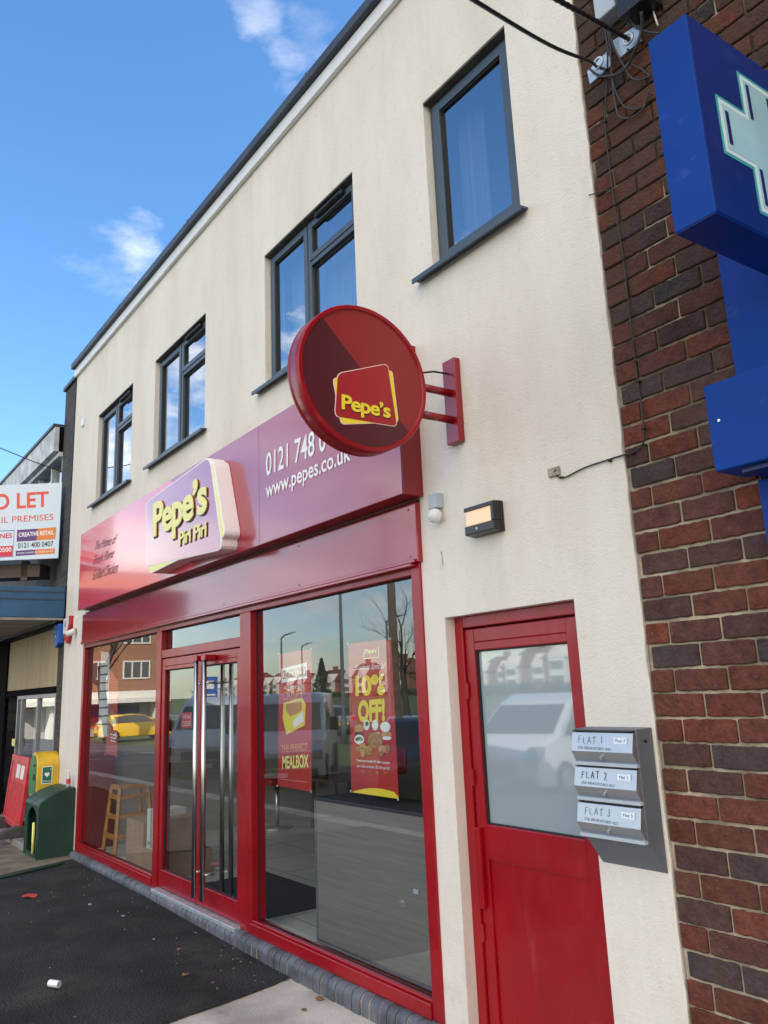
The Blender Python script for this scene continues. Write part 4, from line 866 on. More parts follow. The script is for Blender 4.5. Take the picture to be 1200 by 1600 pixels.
far1 = at(735, -3, Y=-1.2); d1 = (far1-c1)
b = MB(); b.tube(smoothpath([c1+Vector((0.03, -.0, -.05)), c1+Vector((-.01, -.01, -.01)), c1+d1*0.12+Vector((0, 0, -.012)), c1+d1*0.5+Vector((0, 0, -.028)), far1, c1+d1*1.9+Vector((0, 0, .07))], 6), 0.0065, 8)
tag(b.build('overhead_wire', M['cable'], smooth=True), 'thick black overhead wire running to the lower left wire anchor across the render', 'cable', 'overhead wires')
far2 = at(868, -2, Y=-0.75); d2 = far2-c2
b = MB()
ts_ = [i/90*1.65 for i in range(91)]; b.tube([c2+d2*t_ for t_ in ts_], [0.0088+0.0012*math.sin(i*1.9) for i in range(91)], 8)
tag(b.build('overhead_wire', M['cable'], smooth=True), 'thick bumpy black overhead wire running to the upper right wire anchor', 'cable', 'overhead wires')
def wallbox(name, pxs, y, m, lab, cat, up=0.35, bev=0.006):
    (x0, yb0), (x1, yb1) = pxs; a, c = at(x0, yb0, Y=y), at(x1, yb1, Y=y); z0 = (a.z+c.z)/2
    m_ = MB(); m_.box(a.x, c.x, y, 0.003, z0, z0+up); return tag(m_.build(name, m, bevel=bev), lab, cat)
wallbox('junction_box', ((965, 24), (1011, -4)), -0.10, M['black'], 'black junction box at the top of the brick wall above the wire anchors', 'junction box', 0.3)
wallbox('grey_box', ((930, 33), (961, 10)), -0.075, M['plastgrey'], 'pale grey cable box beside the black junction box high on the brick', 'cable box', 0.16)
tang = MB()
def loop(pts, r=0.0042): tang.tube(smoothpath([wp(x_, y_, y) for (x_, y_, y) in pts], 6), r, 7)
loop([(944, 35, -.05), (950, 75, -.03), (955, 95, -.02), (957, 130, -.012), (962, 165, -.012), (968, 182, -.015), (985, 184, -.012), (1003, 172, -.012), (1008, 160, -.012), (1014, 140, -.012)])
loop([(1003, 18, -.07), (1004, 40, -.04), (996, 70, -.03), (985, 95, -.02), (972, 112, -.02), (955, 118, -.02), (935, 118, -.02), (922, 108, -.02)], 0.0055)
loop([(950, 40, -.05), (958, 70, -.03), (972, 98, -.02), (985, 120, -.015), (1000, 125, -.012), (1016, 118, -.012)])
loop([(1001, 18, -.07), (1002, 45, -.04), (992, 78, -.03), (980, 100, -.02), (968, 112, -.02)])
loop([(948, 38, -.05), (954, 80, -.03), (956, 120, -.015), (965, 150, -.012), (978, 168, -.012), (996, 170, -.012), (1006, 165, -.012)], 0.0036)
loop([(985, 28, -.06), (990, 38, -.04), (1005, 48, -.03), (1030, 52, -.02)], 0.0045)
loop([(984, 100, -.012), (1000, 106, -.012), (1014, 118, -.012)], 0.0036)
tag(tang.build('tangled_cable', M['greycable'], smooth=True), 'tangle of grey and black cable loops around the two wire anchors', 'cables')
b = MB(); b.tube([wp(1017, -2), wp(1022, 22), wp(1028, 40)], 0.004, 6); tag(b.build('white_cable', M['plastwhite'], smooth=True), 'short white cable at the top of the brick beside the junction box', 'cable')

# alarm boxes and camera on the far corner
al = thing('alarm_box', 'white alarm box with red edges on the far corner of the cream wall', 'alarm', (-9.7, 0, 2.35))
P5 = [(-9.845, 2.475), (-9.60, 2.49), (-9.575, 2.39), (-9.655, 2.20), (-9.72, 2.185), (-9.835, 2.28)]
b = MB(); b.prism(P5, XZ(0), 0.0, 0.045); b.build('case', M['alarmred'], al, bevel=0.006)
b = MB(); b.prism([(-9.838, 2.468), (-9.63, 2.480), (-9.62, 2.40), (-9.69, 2.29), (-9.828, 2.30)], XZ(0), 0.0455, 0.052); b.build('cover', M['plastwhite'], al, bevel=0.003)
b = MB(); b.box(-9.765, -9.735, -.0535, -.0525, 2.37, 2.43); b.box(-9.775, -9.725, -.0538, -.0528, 2.385, 2.395); b.build('mark', M['alarmblue'], al)
ab = thing('alarm_box', 'blue alarm box under the end of the blue canopy', 'alarm', (-10.05, -0.1, 2.3))
b = MB(); b.prism([(-10.20, 2.43), (-9.965, 2.43), (-9.965, 2.21), (-10.08, 2.16), (-10.20, 2.21)], XZ(0), 0.0, 0.07); b.build('case', M['alarmblue'], ab, bevel=0.008)
b = MB(); b.box(-10.10, -10.07, -.0715, -.0705, 2.28, 2.31); b.box(-10.14, -10.12, -.0715, -.0705, 2.34, 2.36); b.build('mark', M['plastwhite'], ab)
cc = thing('security_camera', 'small white security camera with dark lens beside the white alarm box', 'camera', (-9.45, 0, 2.35))
b = MB(); b.box(-9.50, -9.44, -0.03, 0, 2.33, 2.46); b.build('bracket', M['plastwhite'], cc, bevel=0.006)
b = MB(); b.tube([(-9.44, -0.02, 2.31), (-9.49, -0.10, 2.27)], 0.032, 14); b.build('body', M['plastwhite'], cc, smooth=True)
b = MB(); b.tube([(-9.488, -0.097, 2.272), (-9.4925, -0.104, 2.2685)], 0.024, 14); b.build('lens', M['black'], cc)

# ================================================================== NEIGHBOURING BUILDING (left)
nb = thing('neighbour_building', 'dark brick neighbouring shop with blue canopy and weathered white roof boards', 'building', (-12, 0, 0))
b = MB()
b.box(-10.205, -9.96, 0.0, 7, 0, 2.42); b.box(-10.43, -9.96, -0.01, 7, 2.86, 5.42)                    # party pier
b.box(-24, -10.43, 0.03, 7, 2.86, 3.70); b.box(-24, -10.43, 0.02, 0.3, 2.42, 2.86)
b.box(-24, -12.9, 0.0, 0.2, 1.2, 2.42)
b.box(-24, -10.205, 1.6, 1.8, 0, 2.42)
b.build('wall', M['nbrick'], nb)
b = MB(); b.box(-24, -10.44, -0.12, -0.06, 4.62, 4.94); b.build('roof_fascia', M['fasciaw'], nb, bevel=0.004)
b = MB(); b.box(-24, -10.44, -0.14, 7, 4.945, 4.98); b.box(-10.46, -9.97, -0.04, 7, 5.425, 5.47); b.build('roof', M['lead'], nb)
b = MB(); b.box(-24, -10.44, -0.058, 0.10, 4.56, 4.618)
for x in (-10.5, -11.05, -11.75, -12.4, -13.1, -14.0): b.box(x, x+0.06, 0.0, 0.08, 3.70, 4.56)
b.box(-24, -10.44, 0.0, 0.09, 3.70, 3.76)
wo_ = b.build('window', M['fasciaw'], nb)
b = MB(); b.quad((-24, 0.05, 3.75), (-10.44, 0.05, 3.75), (-10.44, 0.05, 4.57), (-24, 0.05, 4.57)); b.build('pane', M['upglass'], wo_)
b = MB(); b.box(-24, -10.45, 0.4, 0.5, 3.7, 4.9); b.build('blind', M['curtain'], wo_)
b = MB(); b.box(-12.9, -10.207, -0.004, 0.03, 1.735, 2.405); b.build('render_panel', M['panelbeige'], nb)
b = MB(); b.box(-12.9, -10.207, -0.02, 0.05, 1.66, 1.734); b.box(-24, -12.9, -0.03, 0.02, 0.0, 2.44); b.build('header_and_shade_sheet', M['matte'], nb)  # black header strip; the tall black sheet stands for a shaded opening
b = MB(); b.frame(-12.25, -10.21, 0.0, 0.05, 0.10, 1.658, 0.05)
for x in (-12.02, -11.13): b.box(x, x+0.05, 0.002, 0.048, 0.15, 1.608)
sf = b.build('shopfront_frame', M['aludull'], nb, bevel=0.004)
b = MB(); b.quad((-12.2, 0.03, .15), (-10.25, 0.03, .15), (-10.25, 0.03, 1.61), (-12.2, 0.03, 1.61)); b.build('pane', M['glass'], sf)
b = MB(); b.box(-12.2, -11.2, 0.22, 0.24, 0.1, 1.6); b.build('roller_blind', mat('grey_blind', (0.30, 0.32, 0.30), 0.8), sf)
b = MB(); q = at(21, 1160, Y=-.033); b.box(q.x-.09, q.x+.09, -.034, -.0305, q.z-.045, q.z+.045); b.build('sticker', M['paleyel'], nb)
b = MB(); b.box(-15, -9.965, -1.55, -0.011, 2.50, 2.85); co = b.build('canopy', M['canblue'], nb, bevel=0.006)
b = MB()
for z in (2.785, 2.70): b.box(-15.01, -9.957, -1.56, -0.012, z, z+0.012)
b.build('canopy_trim', M['lead'], co)
b = MB(); b.box(-14.95, -9.975, -1.53, -0.02, 2.47, 2.498); b.build('canopy_soffit', M['soffit'], co)
b = MB(); b.box(-14.95, -10.0, -0.13, -0.10, 2.44, 2.469); b.build('soffit_batten', M['lead'], co)

# ---- TO LET board (two leaves in a V)
tl = thing('to_let_board', 'white V shaped TO LET board with orange lettering fixed above the blue canopy', 'sale board', (-10.5, -0.5, 3.7))
A = at(97, 754, X=-10.20); A = Vector((A.x, A.y, A.z)); E1 = Vector((-0.585, -0.811, 0)); NB = Vector((0.811, -0.585, 0))
Ab = at(89, 872, X=-10.20); H = A.z-Ab.z
def onb(px, py):
    d = ray(px, py); t = (A-CAM).dot(NB)/d.dot(NB); return CAM+d*t
def board_box(mb, u0, u1, v0, v1, h0, h1, o=A, e=E1, nn=NB):
    vs = [o+e*u+Vector((0, 0, -v))+nn*h for h in (h0, h1) for v in (v0, v1) for u in (u0, u1)]
    mb.add(vs, [(0, 1, 3, 2), (4, 6, 7, 5), (0, 4, 5, 1), (2, 3, 7, 6), (0, 2, 6, 4), (1, 5, 7, 3)])
b = MB(); board_box(b, 0, 1.25, 0, H, -0.012, 0)
O2 = A+E1*1.25; E2 = Vector((-0.585, 0.811, 0)); N2 = Vector((-0.811, -0.585, 0))
board_box(b, 0.02, 1.25, 0, H, -0.012, 0, O2, E2, N2); b.build('board', M['board'], tl, bevel=0.002)
def brect(px0, py0, px1, py1, px2, py2, px3, py3, h, m, nm):
    q = [onb(px0, py0), onb(px1, py1), onb(px2, py2), onb(px3, py3)]; mb = MB(); mb.add([p+NB*h for p in q], [(0, 1, 2, 3)]); return mb.build(nm, m, tl)
zb = lambda x, y: (x/7.273, 740+y/7.273)
def btxt(s_, BL, BR, TL, m, off=0.0, **k): return text(s_, onb(*zb(*BL)), onb(*zb(*BR)), onb(*zb(*TL)), m, tl, offset=off, lift=0.002, **k)
btxt('TO LET', (-225, 425), (555, 378), (-222, 245), M['orange'], 0.02)
btxt('RETAIL PREMISES', (-265, 580), (608, 527), (-263, 510), M['orange'], 0.0)
brect(*zb(190, 775), *zb(415, 760), *zb(425, 625), *zb(195, 640), 0.001, M['purple'], 'panel'); brect(*zb(415, 760), *zb(630, 745), *zb(640, 608), *zb(425, 625), 0.001, M['orange2'], 'panel')
btxt('CREATIVE RETAIL', (212, 722), (612, 692), (214, 672), M['whitev'], 0.02)
btxt('0121 400 0407', (203, 850), (608, 825), (203, 790), M['ink'], 0.012)
brect(*zb(178, 938), *zb(400, 922), *zb(402, 862), *zb(180, 878), 0.001, M['purple'], 'panel'); brect(*zb(400, 922), *zb(622, 908), *zb(624, 850), *zb(402, 862), 0.001, M['orange2'], 'panel')
btxt('www.creative-retail.co.uk', (195, 915), (605, 890), (195, 890), M['whitev'], 0.0)
brect(*zb(-330, 975), *zb(148, 945), *zb(165, 642), *zb(-330, 668), 0.0008, M['navy'], 'panel'); brect(*zb(-322, 968), *zb(144, 938), *zb(160, 650), *zb(-322, 676), 0.0014, M['board'], 'panel')
brect(*zb(-322, 966), *zb(142, 936), *zb(148, 818), *zb(-322, 846), 0.0018, M['crimson'], 'panel')
btxt('JONES', (-95, 765), (137, 748), (-93, 690), M['crimson'], 0.03); btxt('0121 222 0500', (-310, 915), (132, 885), (-310, 865), M['whitev'], 0.015)
b = MB(); board_box(b, 0.45, 0.53, H-0.02, H+0.22, -0.25, -0.20); board_box(b, 0.3, 0.9, H+0.02, H+0.18, -0.5, -0.2); b.build('support_post', M['darkwood'], tl)
# thin wire at the far left
p0, p1 = at(0, 700, X=-10.45), at(106, 740, X=-10.45)
b = MB(); b.tube([p0+(p0-p1)*4+Vector((0, 0, .2)), p0+(p0-p1)*1+Vector((0, 0, -.01)), p0, (p0+p1)/2+Vector((0, 0, -.012)), p1], 0.006, 6)
tag(b.build('overhead_wire', M['cable'], smooth=True), 'thin wire across the sky above the white TO LET board', 'cable', 'overhead wires')

# ---- dark green bin with curved top, defibrillator cabinet, barrier
bn = thing('litter_bin', 'dark green plastic bin with arched open front beside the first shop window', 'bin', (-9.5, -0.2, 0))
BA, BBx = -9.80, -9.20
prof = [(-0.352, 0.050), (-0.358, 0.535), (-0.352, 0.565), (-0.30, 0.602), (-0.22, 0.648), (-0.13, 0.680), (-0.05, 0.694), (-0.012, 0.694), (-0.012, 0.050)]
b = MB(); b.prism(prof, lambda u, v, d: (d, u, v), BBx-0.02, BBx); b.prism(prof, lambda u, v, d: (d, u, v), BA, BA+0.02)
b.prism([(p[0], p[1]) for p in prof[1:8]]+[(p[0]+0.012, p[1]-0.014) for p in prof[1:8]][::-1], lambda u, v, d: (d, u, v), BA+0.0205, BBx-0.0205)
b.box(BA+.0205, BBx-.0205, -0.03, -0.014, 0.05, 0.67); b.box(BA-.004, BBx+.004, -0.362, -0.008, 0.028, 0.052)
b.build('shell', M['bingreen'], bn, bevel=0.006)
b = MB(); ar = []
cx, w, zb0, zt0 = (BA+BBx)/2, 0.20, 0.085, 0.50
ar = [(cx-w, zb0), (cx+w, zb0)] + [(cx+w*math.cos(t*math.pi/14), 0.36+0.155*math.sin(t*math.pi/14)) for t in range(15)]
outer = [(BA+.02, 0.0525), (BBx-.02, 0.0525), (BBx-.02, 0.545), (BA+.02, 0.545)]
n_ = len(ar)
# front plate with the arched opening, bridged ring to outline
def sq(p):
    dx, dz = p[0]-cx, p[1]-0.30; k = min((BBx-.02-cx)/max(abs(dx), 1e-6), 0.245/max(abs(dz), 1e-6)); return (cx+dx*k, 0.2975+dz*k)
ro = [sq(p) for p in ar]
vs = [(p[0], -0.350, p[1]) for p in ar]+[(p[0], -0.350, p[1]) for p in ro]+[(p[0], -0.335, p[1]) for p in ar]
b.add(vs, [(i, (i+1) % n_, n_+(i+1) % n_, n_+i) for i in range(n_)]+[(i, (i+1) % n_, 2*n_+(i+1) % n_, 2*n_+i) for i in range(n_)]); b.build('front_panel', M['bingreen'], bn)
b = MB(); b.box(BA+.022, BBx-.022, -0.33, -0.032, 0.053, 0.062); b.build('liner', M['black'], bn)
b = MB(); b.tube([(-9.415, -0.345, 0.075), (-9.42, -0.347, 0.37)], 0.014, 10); b.build('yellow_post', M['paleyel'], bn, smooth=True)
b = MB(); b.tube([(-9.45, -0.15, 0.035), (-9.45, -0.15, 0.06)], 0.05, 12); b.build('foot', M['bingreen'], bn)
dcab = thing('defibrillator_cabinet', 'yellow wall cabinet with green door and heart sign above the green bin', 'defibrillator box', (-10.1, -0.1, 0.6))
pr = [(-10.29+0.0, 0.56)]; cxx, rw = -10.06, 0.165
arc = [(cxx+rw, 0.56)] + [(cxx+rw*math.cos(t*math.pi/12), 0.86+0.165*math.sin(t*math.pi/12)) for t in range(13)] + [(cxx-rw, 0.56)]
b = MB(); b.prism(arc, XZ(0), 0.0, 0.235); b.build('case', M['cabyel'], dcab, bevel=0.012)
arc2 = [(cxx+(p[0]-cxx)*0.86, 0.585 if p[1] < 0.57 else 0.85+(p[1]-0.86)*0.86) for p in arc]
b = MB(); b.prism(arc2, XZ(0), 0.236, 0.246); b.build('door', M['green'], dcab, bevel=0.003)
b = MB(); b.box(cxx+0.09, cxx+0.13, -0.262, -0.247, 0.74, 0.80); b.box(cxx+0.10, cxx+0.12, -0.262, -0.247, 0.88, 0.90); b.build('catch', M['lead'], dcab)
xf = cxx+rw
b = MB(); b.box(xf, xf+0.003, -0.185, -0.075, 0.695, 0.875); b.build('label_plate', M['whitev'], dcab)
b = MB(); b.box(xf+0.003, xf+0.004, -0.178, -0.082, 0.703, 0.868); b.build('label_face', M['aedgreen'], dcab)
hp = [(-0.130+0.0016*16*math.sin(t)**3, 0.790+0.0018*(13*math.cos(t)-5*math.cos(2*t)-2*math.cos(3*t)-math.cos(4*t))) for t in [2*math.pi*k/40 for k in range(40)]]
b = MB(); b.prism(hp, YZ(xf), 0.0045, 0.0050); b.box(xf+.0045, xf+.005, -0.100, -0.088, 0.840, 0.846); b.box(xf+.0045, xf+.005, -0.097, -0.091, 0.834, 0.852); b.build('heart_mark', M['whitev'], dcab)
text('DEFIBRILLATOR', (xf, -0.175, 0.715), (xf, -0.085, 0.715), (xf, -0.175, 0.73), M['whitev'], dcab, lift=0.005)
rb_ = thing('plastic_barrier', 'red plastic barrier with white reflective patch standing on the concrete step', 'barrier', (-11.3, -0.12, 0.1))
B0, B1 = at(8, 1278, Z=0.16), at(33, 1283, Z=0.16); B0 = at(6, 1277, Y=-.20); B1 = at(36, 1287, Y=-.26); B0.z = B1.z = 0.17; eB = (B1-B0).normalized(); LB = (B1-B0).length; B0 = B0.copy(); nB = Vector((eB.y, -eB.x, 0)); tilt = Vector((0, 0.10, 1)).normalized()
def bq(mb, u0, u1, v0, v1, t0, t1):
    vs = [B0+eB*u+tilt*v+nB*h for h in (t0, t1) for v in (v0*1.25, v1*1.25) for u in (u0*LB/1.15, u1*LB/1.15)]; mb.add(vs, [(0, 1, 3, 2), (4, 6, 7, 5), (0, 4, 5, 1), (2, 3, 7, 6), (0, 2, 6, 4), (1, 5, 7, 3)])
LR, LB = LB, 1.15
b = MB(); bq(b, 0, LB, 0.0, 0.05, -.02, .02); bq(b, 0, LB, 0.56, 0.62, -.02, .02); bq(b, 0, 0.05, 0.05, 0.56, -.02, .02); bq(b, LB-.05, LB, 0.05, 0.56, -.02, .02)
for i in range(15): bq(b, 0.09+i*0.068, 0.128+i*0.068, 0.05, 0.40, -.012, .012)
bq(b, 0.05, LB-.05, 0.38, 0.56, -.008, .008)
b.build('lattice_panel', M['barrier'], rb_, bevel=0.004)
b = MB()
for u in (0.42, 0.70): bq(b, u, u+0.20, 0.42, 0.54, .0085, .012)
b.build('reflective_patch', M['whitev'], rb_)
for u in (0.12, 0.98):
    c_ = B0+eB*u*LR/1.15; b = MB(); b.prism([(-0.26, 0.10), (0.2, 0.10), (0.2, 0.15), (0.04, 0.22), (-0.06, 0.22), (-0.26, 0.15)], lambda p_, q_, d: (c_.x+d, c_.y+p_, q_+0.001), -0.06, 0.06); b.build('foot', M['rubber'], rb_, bevel=0.01)
# bottle on the bin
bt = thing('plastic_bottle', 'small clear bottle with printed label standing on top of the green bin', 'bottle', (-9.33, -0.06, 0.69))
q = (-9.30, -0.055)
b = MB(); b.tube([(*q, .693), (*q, .70), (*q, .79), (*q, .815), (*q, .825), (*q, .842)], [.018, .022, .022, .010, .008, .008], 14); b.build('bottle_body', M['clearplastic'], bt, smooth=True)
b = MB(); b.tube([(*q, .725), (*q, .775)], .0228, 14, cap=False); b.build('bottle_label', M['litred'], bt, smooth=True)
b = MB(); b.tube([(*q, .842), (*q, .854)], .0095, 12); b.build('cap', M['whitev'], bt)
# broken green strip and litter on the ground
a_, c_ = at(-20, 1378, Z=0.046), at(96, 1350, Z=0.046)
b = MB(); d_ = (c_-a_).normalized(); s_ = Vector((-d_.y, d_.x, 0))*0.03; b.add([a_-s_, c_-s_, c_+s_, a_+s_]+[p+Vector((0, 0, .014)) for p in (a_-s_, c_-s_, c_+s_, a_+s_)], [(0, 1, 2, 3), (4, 5, 6, 7), (0, 1, 5, 4), (1, 2, 6, 5), (2, 3, 7, 6), (3, 0, 4, 7)])
tag(b.build('metal_strip', M['bingreen'], bevel=0.002), 'flat green metal strip lying on the ground in front of the green bin', 'metal strip')
def scrap(px, py, r, m, nm, lab, cat, group=None, z=0.012, seed=0, flat=0.25):
    p = at(px, py, Z=z); z = z-0.010+(ground_z(p.x) if p.x < -4.5 and p.y > -2.8 else 0); p = at(px, py, Z=z); rr = random.Random(seed); mb = MB(); n = 9
    ring = [(p.x+r*rr.uniform(.55, 1.1)*math.cos(2*math.pi*k/n), p.y+r*rr.uniform(.4, .9)*math.sin(2*math.pi*k/n), z+r*flat*rr.uniform(0, 1)) for k in range(n)]
    mb.add(ring+[(p.x, p.y, z+r*flat*0.7)]+[(q[0], q[1], q[2]+0.0025) for q in ring]+[(p.x, p.y, z+r*flat*0.7+.003)], [(k, (k+1) % n, n) for k in range(n)]+[(n+1+k, n+1+(k+1) % n, 2*n+1) for k in range(n)]+[(k, (k+1) % n, n+1+(k+1) % n, n+1+k) for k in range(n)])
    return tag(mb.build(nm, m), lab, cat, group)
scrap(46, 1402, 0.075, M['litred'], 'crisp_packet', 'crumpled red wrapper on the tarmac in front of the green bin', 'litter', seed=3)
p = at(85, 1537, Z=0.045); cn = thing('paper_cup', 'small white paper tube lying on the tarmac at the lower left', 'litter', p)
b = MB(); dd = Vector((0.8, 0.45, 0)).normalized()*0.035; b.tube([p-dd, p+dd], 0.018, 16); b.build('tube', M['whitev'], cn, smooth=False)
b = MB(); b.tube([p+dd*1.0, p+dd*1.05], 0.0145, 14); b.build('tube_end', M['plastgrey'], cn)
i = 0
for (px, py, r, nm) in ((280, 1484, .022, 'first brown leaf of the tarmac, nearest the double doors'), (290, 1524, .028, 'largest brown leaf in the middle of the tarmac'), (333, 1536, .014, 'small leaf on the tarmac right of the largest leaf'), (140, 1414, .02, 'pale leaf on the tarmac by the first shop window'), (192, 1432, .018, 'pale scrap on the tarmac left of the double doors'), (60, 1408, .012, 'small leaf beside the red wrapper'), (340, 1545, .012, 'tiny leaf near the ragged tarmac edge'), (500, 1562, .03, 'brown leaf on the pale concrete beside the kerb'), (475, 1578, .022, 'curled leaf at the bottom edge on pale concrete'), (240, 1468, .009, 'pale grit piece left of the nearest leaf'), (118, 1590, .012, 'brown leaf at the bottom edge of the tarmac')):
    scrap(px, py, r, M['leaf'] if i not in (3, 4, 9) else M['grit'], 'dead_leaf', nm, 'leaf', 'leaves and scraps on the ground', seed=i+11, flat=0.35); i += 1
gb = MB(); rr = random.Random(5)
for k in range(150):
    x_ = rr.uniform(-9.5, -4.0); y_ = -0.085-abs(rr.gauss(0, 0.16)) if rr.random() < .6 else rr.uniform(-2.0, -0.1); s2 = rr.uniform(.001, .004)
    g0 = ground_z(x_)+.0005; gb.add([(x_-s2, y_-s2, g0), (x_+s2, y_-s2*.8, g0), (x_+s2*.7, y_+s2, g0), (x_-s2*.8, y_+s2, g0), (x_, y_, g0+s2*1.4)], [(0, 1, 4), (1, 2, 4), (2, 3, 4), (3, 0, 4)])
g_ = gb.build('grit', M['grit']); g_['kind'] = 'stuff'; g_['label'] = 'pale grit scattered along the kerb and tarmac'; g_['category'] = 'grit'

# ================================================================== INSIDE THE SHOP
def quad_px(mb, pts, Y, mi=0): mb.add([at(*p, Y=Y) for p in pts], [tuple(range(len(pts)))], mi)
YP = 0.075
def poster(name, lab, corners, cat='poster'):
    t = thing(name, lab, cat, at(*corners[0], Y=YP), group='posters behind the shop glass')
    q = [at(*p, Y=YP) for p in corners]; mb = MB(); mb.add(q+[v+Vector((0, .002, 0)) for v in q], [(0, 1, 2, 3), (4, 7, 6, 5), (0, 4, 5, 1), (1, 5, 6, 2), (2, 6, 7, 3), (3, 7, 4, 0)])
    mb.build('sheet', M['poster'], t)
    mb = MB()
    for v in q: mb.ball(v+Vector((0, -.004, 0)), 0.008, 8, sy=.5)
    mb.build('suction_cup', M['plastgrey'], t); return t
zp1 = lambda x, y: (430+x/13.33, 1010+y/13.33); zp2 = lambda x, y: (540+x/12.31, 1000+y/12.31); zp3 = lambda x, y: (540+x/11.85, 1120+y/11.85); zp4 = lambda x, y: (430+x/14.54, 1130+y/14.54)
def ptxt(t, s_, fz, BL, BR, TL, m, h=0.003, **k): return text(s_, at(*fz(*BL), Y=YP), at(*fz(*BR), Y=YP), at(*fz(*TL), Y=YP), m, t, lift=h, **k)
def pshape(t, nm, m, fz, pts, h=0.0015):
    mb = MB(); mb.add([at(*fz(*p), Y=YP)-Vector((0, h, 0)) for p in pts], [tuple(range(len(pts)))]); return mb.build(nm, m, t)
p1 = poster('poster', 'narrow maroon poster with a meal box picture, left of the two in the big window', [(434, 1228), (487, 1237), (487, 1014), (436, 1022)])
pshape(p1, 'white_strip', M['whitev'], zp1, [(140, 765), (670, 650), (665, 330), (135, 470)])
ptxt(p1, 'CRACK\u2019N\u2019CRISPY', zp1, (155, 690), (655, 590), (152, 510), M['cardmar'], offset=0.015)
ptxt(p1, 'IN EVERY BITE', zp1, (195, 900), (600, 870), (195, 835), M['whitev'])
ptxt(p1, 'CRISPY', zp1, (160, 1130), (600, 1090), (160, 945), M['orange2'], offset=0.02)
pshape(p1, 'meal_box', M['yellow'], zp1, [(180, 1180), (560, 1060), (640, 1200), (620, 1640), (240, 1840), (160, 1500)])
pshape(p1, 'meal_box_food', M['burger'], zp1, [(230, 1200), (560, 1130), (560, 1340), (320, 1460), (230, 1330)], h=0.003)
pshape(p1, 'meal_box_tag', M['whitev'], zp1, [(380, 1550), (585, 1350), (600, 1560), (400, 1720)], h=0.003)
ptxt(p1, 'THE PERFECT', zp4, (150, 670), (745, 620), (150, 500), M['orange2'], offset=0.02); ptxt(p1, 'MEALBOX', zp4, (170, 1040), (770, 1010), (170, 745), M['paleyel'], offset=0.03)
ptxt(p1, 'order in store or online today', zp4, (130, 1280), (750, 1360), (130, 1250), M['pinkv'])
p2 = poster('poster', 'maroon student offer poster with ten percent off and burgers in the big window', [(549, 1236), (623, 1249), (611, 998), (544, 1006)])
ptxt(p2, 'Pepe\u2019s', zp2, (395, 290), (600, 270), (395, 175), M['paleyel'], offset=0.03)
for q_ in (((340, 350), (650, 330), (650, 342), (340, 364)), ((335, 340), (375, 170), (388, 170), (348, 340)), ((640, 320), (625, 140), (638, 140), (653, 320))): pshape(p2, 'logo_line', M['paleyel'], zp2, q_)
ptxt(p2, 'Student Special', zp2, (185, 615), (775, 575), (185, 480), M['whitev'], shear=0.4)
for s_, BL, BR, TL in (('10%', (195, 1085), (770, 1060), (190, 690)), ('OFF!', (250, 1590), (765, 1560), (245, 1165))):
    ptxt(p2, s_, zp2, BL, BR, TL, M['yellow'], h=0.002, offset=0.05)
def disc(t, nm, m, fz, cx, cy, rx, ry, h=0.002, half=None):
    pts = [(cx+rx*math.cos(2*math.pi*k/20), cy+ry*math.sin(2*math.pi*k/20)) for k in range(20)]
    if half == 'top': pts = [p for p in pts if p[1] <= cy+2]
    return pshape(t, nm, m, fz, pts, h)
for (cx, cy, rx, ry, m_) in ((255, 215, 90, 75, 'burger'), (255, 320, 85, 40, 'facedark'), (260, 420, 90, 90, 'whitev'), (260, 415, 75, 42, 'lettuce'), (395, 150, 55, 100, 'whitev'), (395, 130, 40, 45, 'lettuce'), (555, 150, 60, 100, 'whitev'), (745, 185, 95, 95, 'whitev'), (750, 230, 90, 40, 'lettuce'), (765, 330, 95, 70, 'burger'), (770, 395, 85, 35, 'whitev'), (560, 430, 140, 140, 'chicken'), (610, 340, 40, 60, 'yellow')):
    disc(p2, 'food_picture', M[m_], zp3, cx, cy, rx, ry, h=0.002+0.00008*(cx % 17))
for (cx, cy, rx, ry) in ((260, 590, 70, 45), (330, 650, 40, 95), (440, 600, 75, 60), (440, 670, 55, 28), (330, 540, 60, 60), (690, 600, 75, 75), (680, 680, 40, 55), (780, 590, 60, 80)): disc(p2, 'food_picture', M['burger'] if cx % 20 else M['chicken'], zp3, cx, cy, rx, ry, h=0.0035+0.00005*(cx % 13))
ptxt(p2, 'Present your Student ID when you place', zp3, (212, 840), (828, 890), (212, 775), M['whitev'], offset=0.01)
ptxt(p2, 'your order to receive 10% Off your bill.', zp3, (215, 945), (825, 995), (215, 880), M['whitev'], offset=0.01)
ptxt(p2, '11AM - 1PM  \u2022  4PM - 7PM', zp3, (270, 1035), (785, 1075), (270, 985), M['orange2'], offset=0.01)
pshape(p2, 'yellow_arc', M['yellow'], zp3, [(115, 1395), (985, 1520), (985, 1480)]+[(900-785*k/10, 1430-110*math.sin(math.pi*(k+1.5)/13)) for k in range(10)])
p3 = poster('poster', 'narrow printed paper notice sheet at the far left inside the first shop window', [(153, 1153), (170, 1150), (171, 1020), (158, 1018)])
bpy.data.objects[p3.children[0].name].data.materials[0] = M['paper']
for k in range(8):
    y_ = 1040+k*13; pshape(p3, 'printed_line', M['ink'], lambda a, c: (a, c), [(156.5-k*.35, y_), (169, y_-1), (169, y_+1.5), (156.5-k*.35, y_+2.5)])
p4 = poster('poster', 'narrow maroon banner with food pictures beside the paper notice in the first window', [(165, 1178), (183, 1182), (184, 1065), (172, 1045)])
for (x_, y_, m_) in ((177, 1116, 'chicken'), (178, 1128, 'whitev'), (174, 1124, 'yellow')): disc(p4, 'food_picture', M[m_], lambda a, c: (a, c), x_, y_, 4, 7, h=0.003+.0002*(y_ % 5))
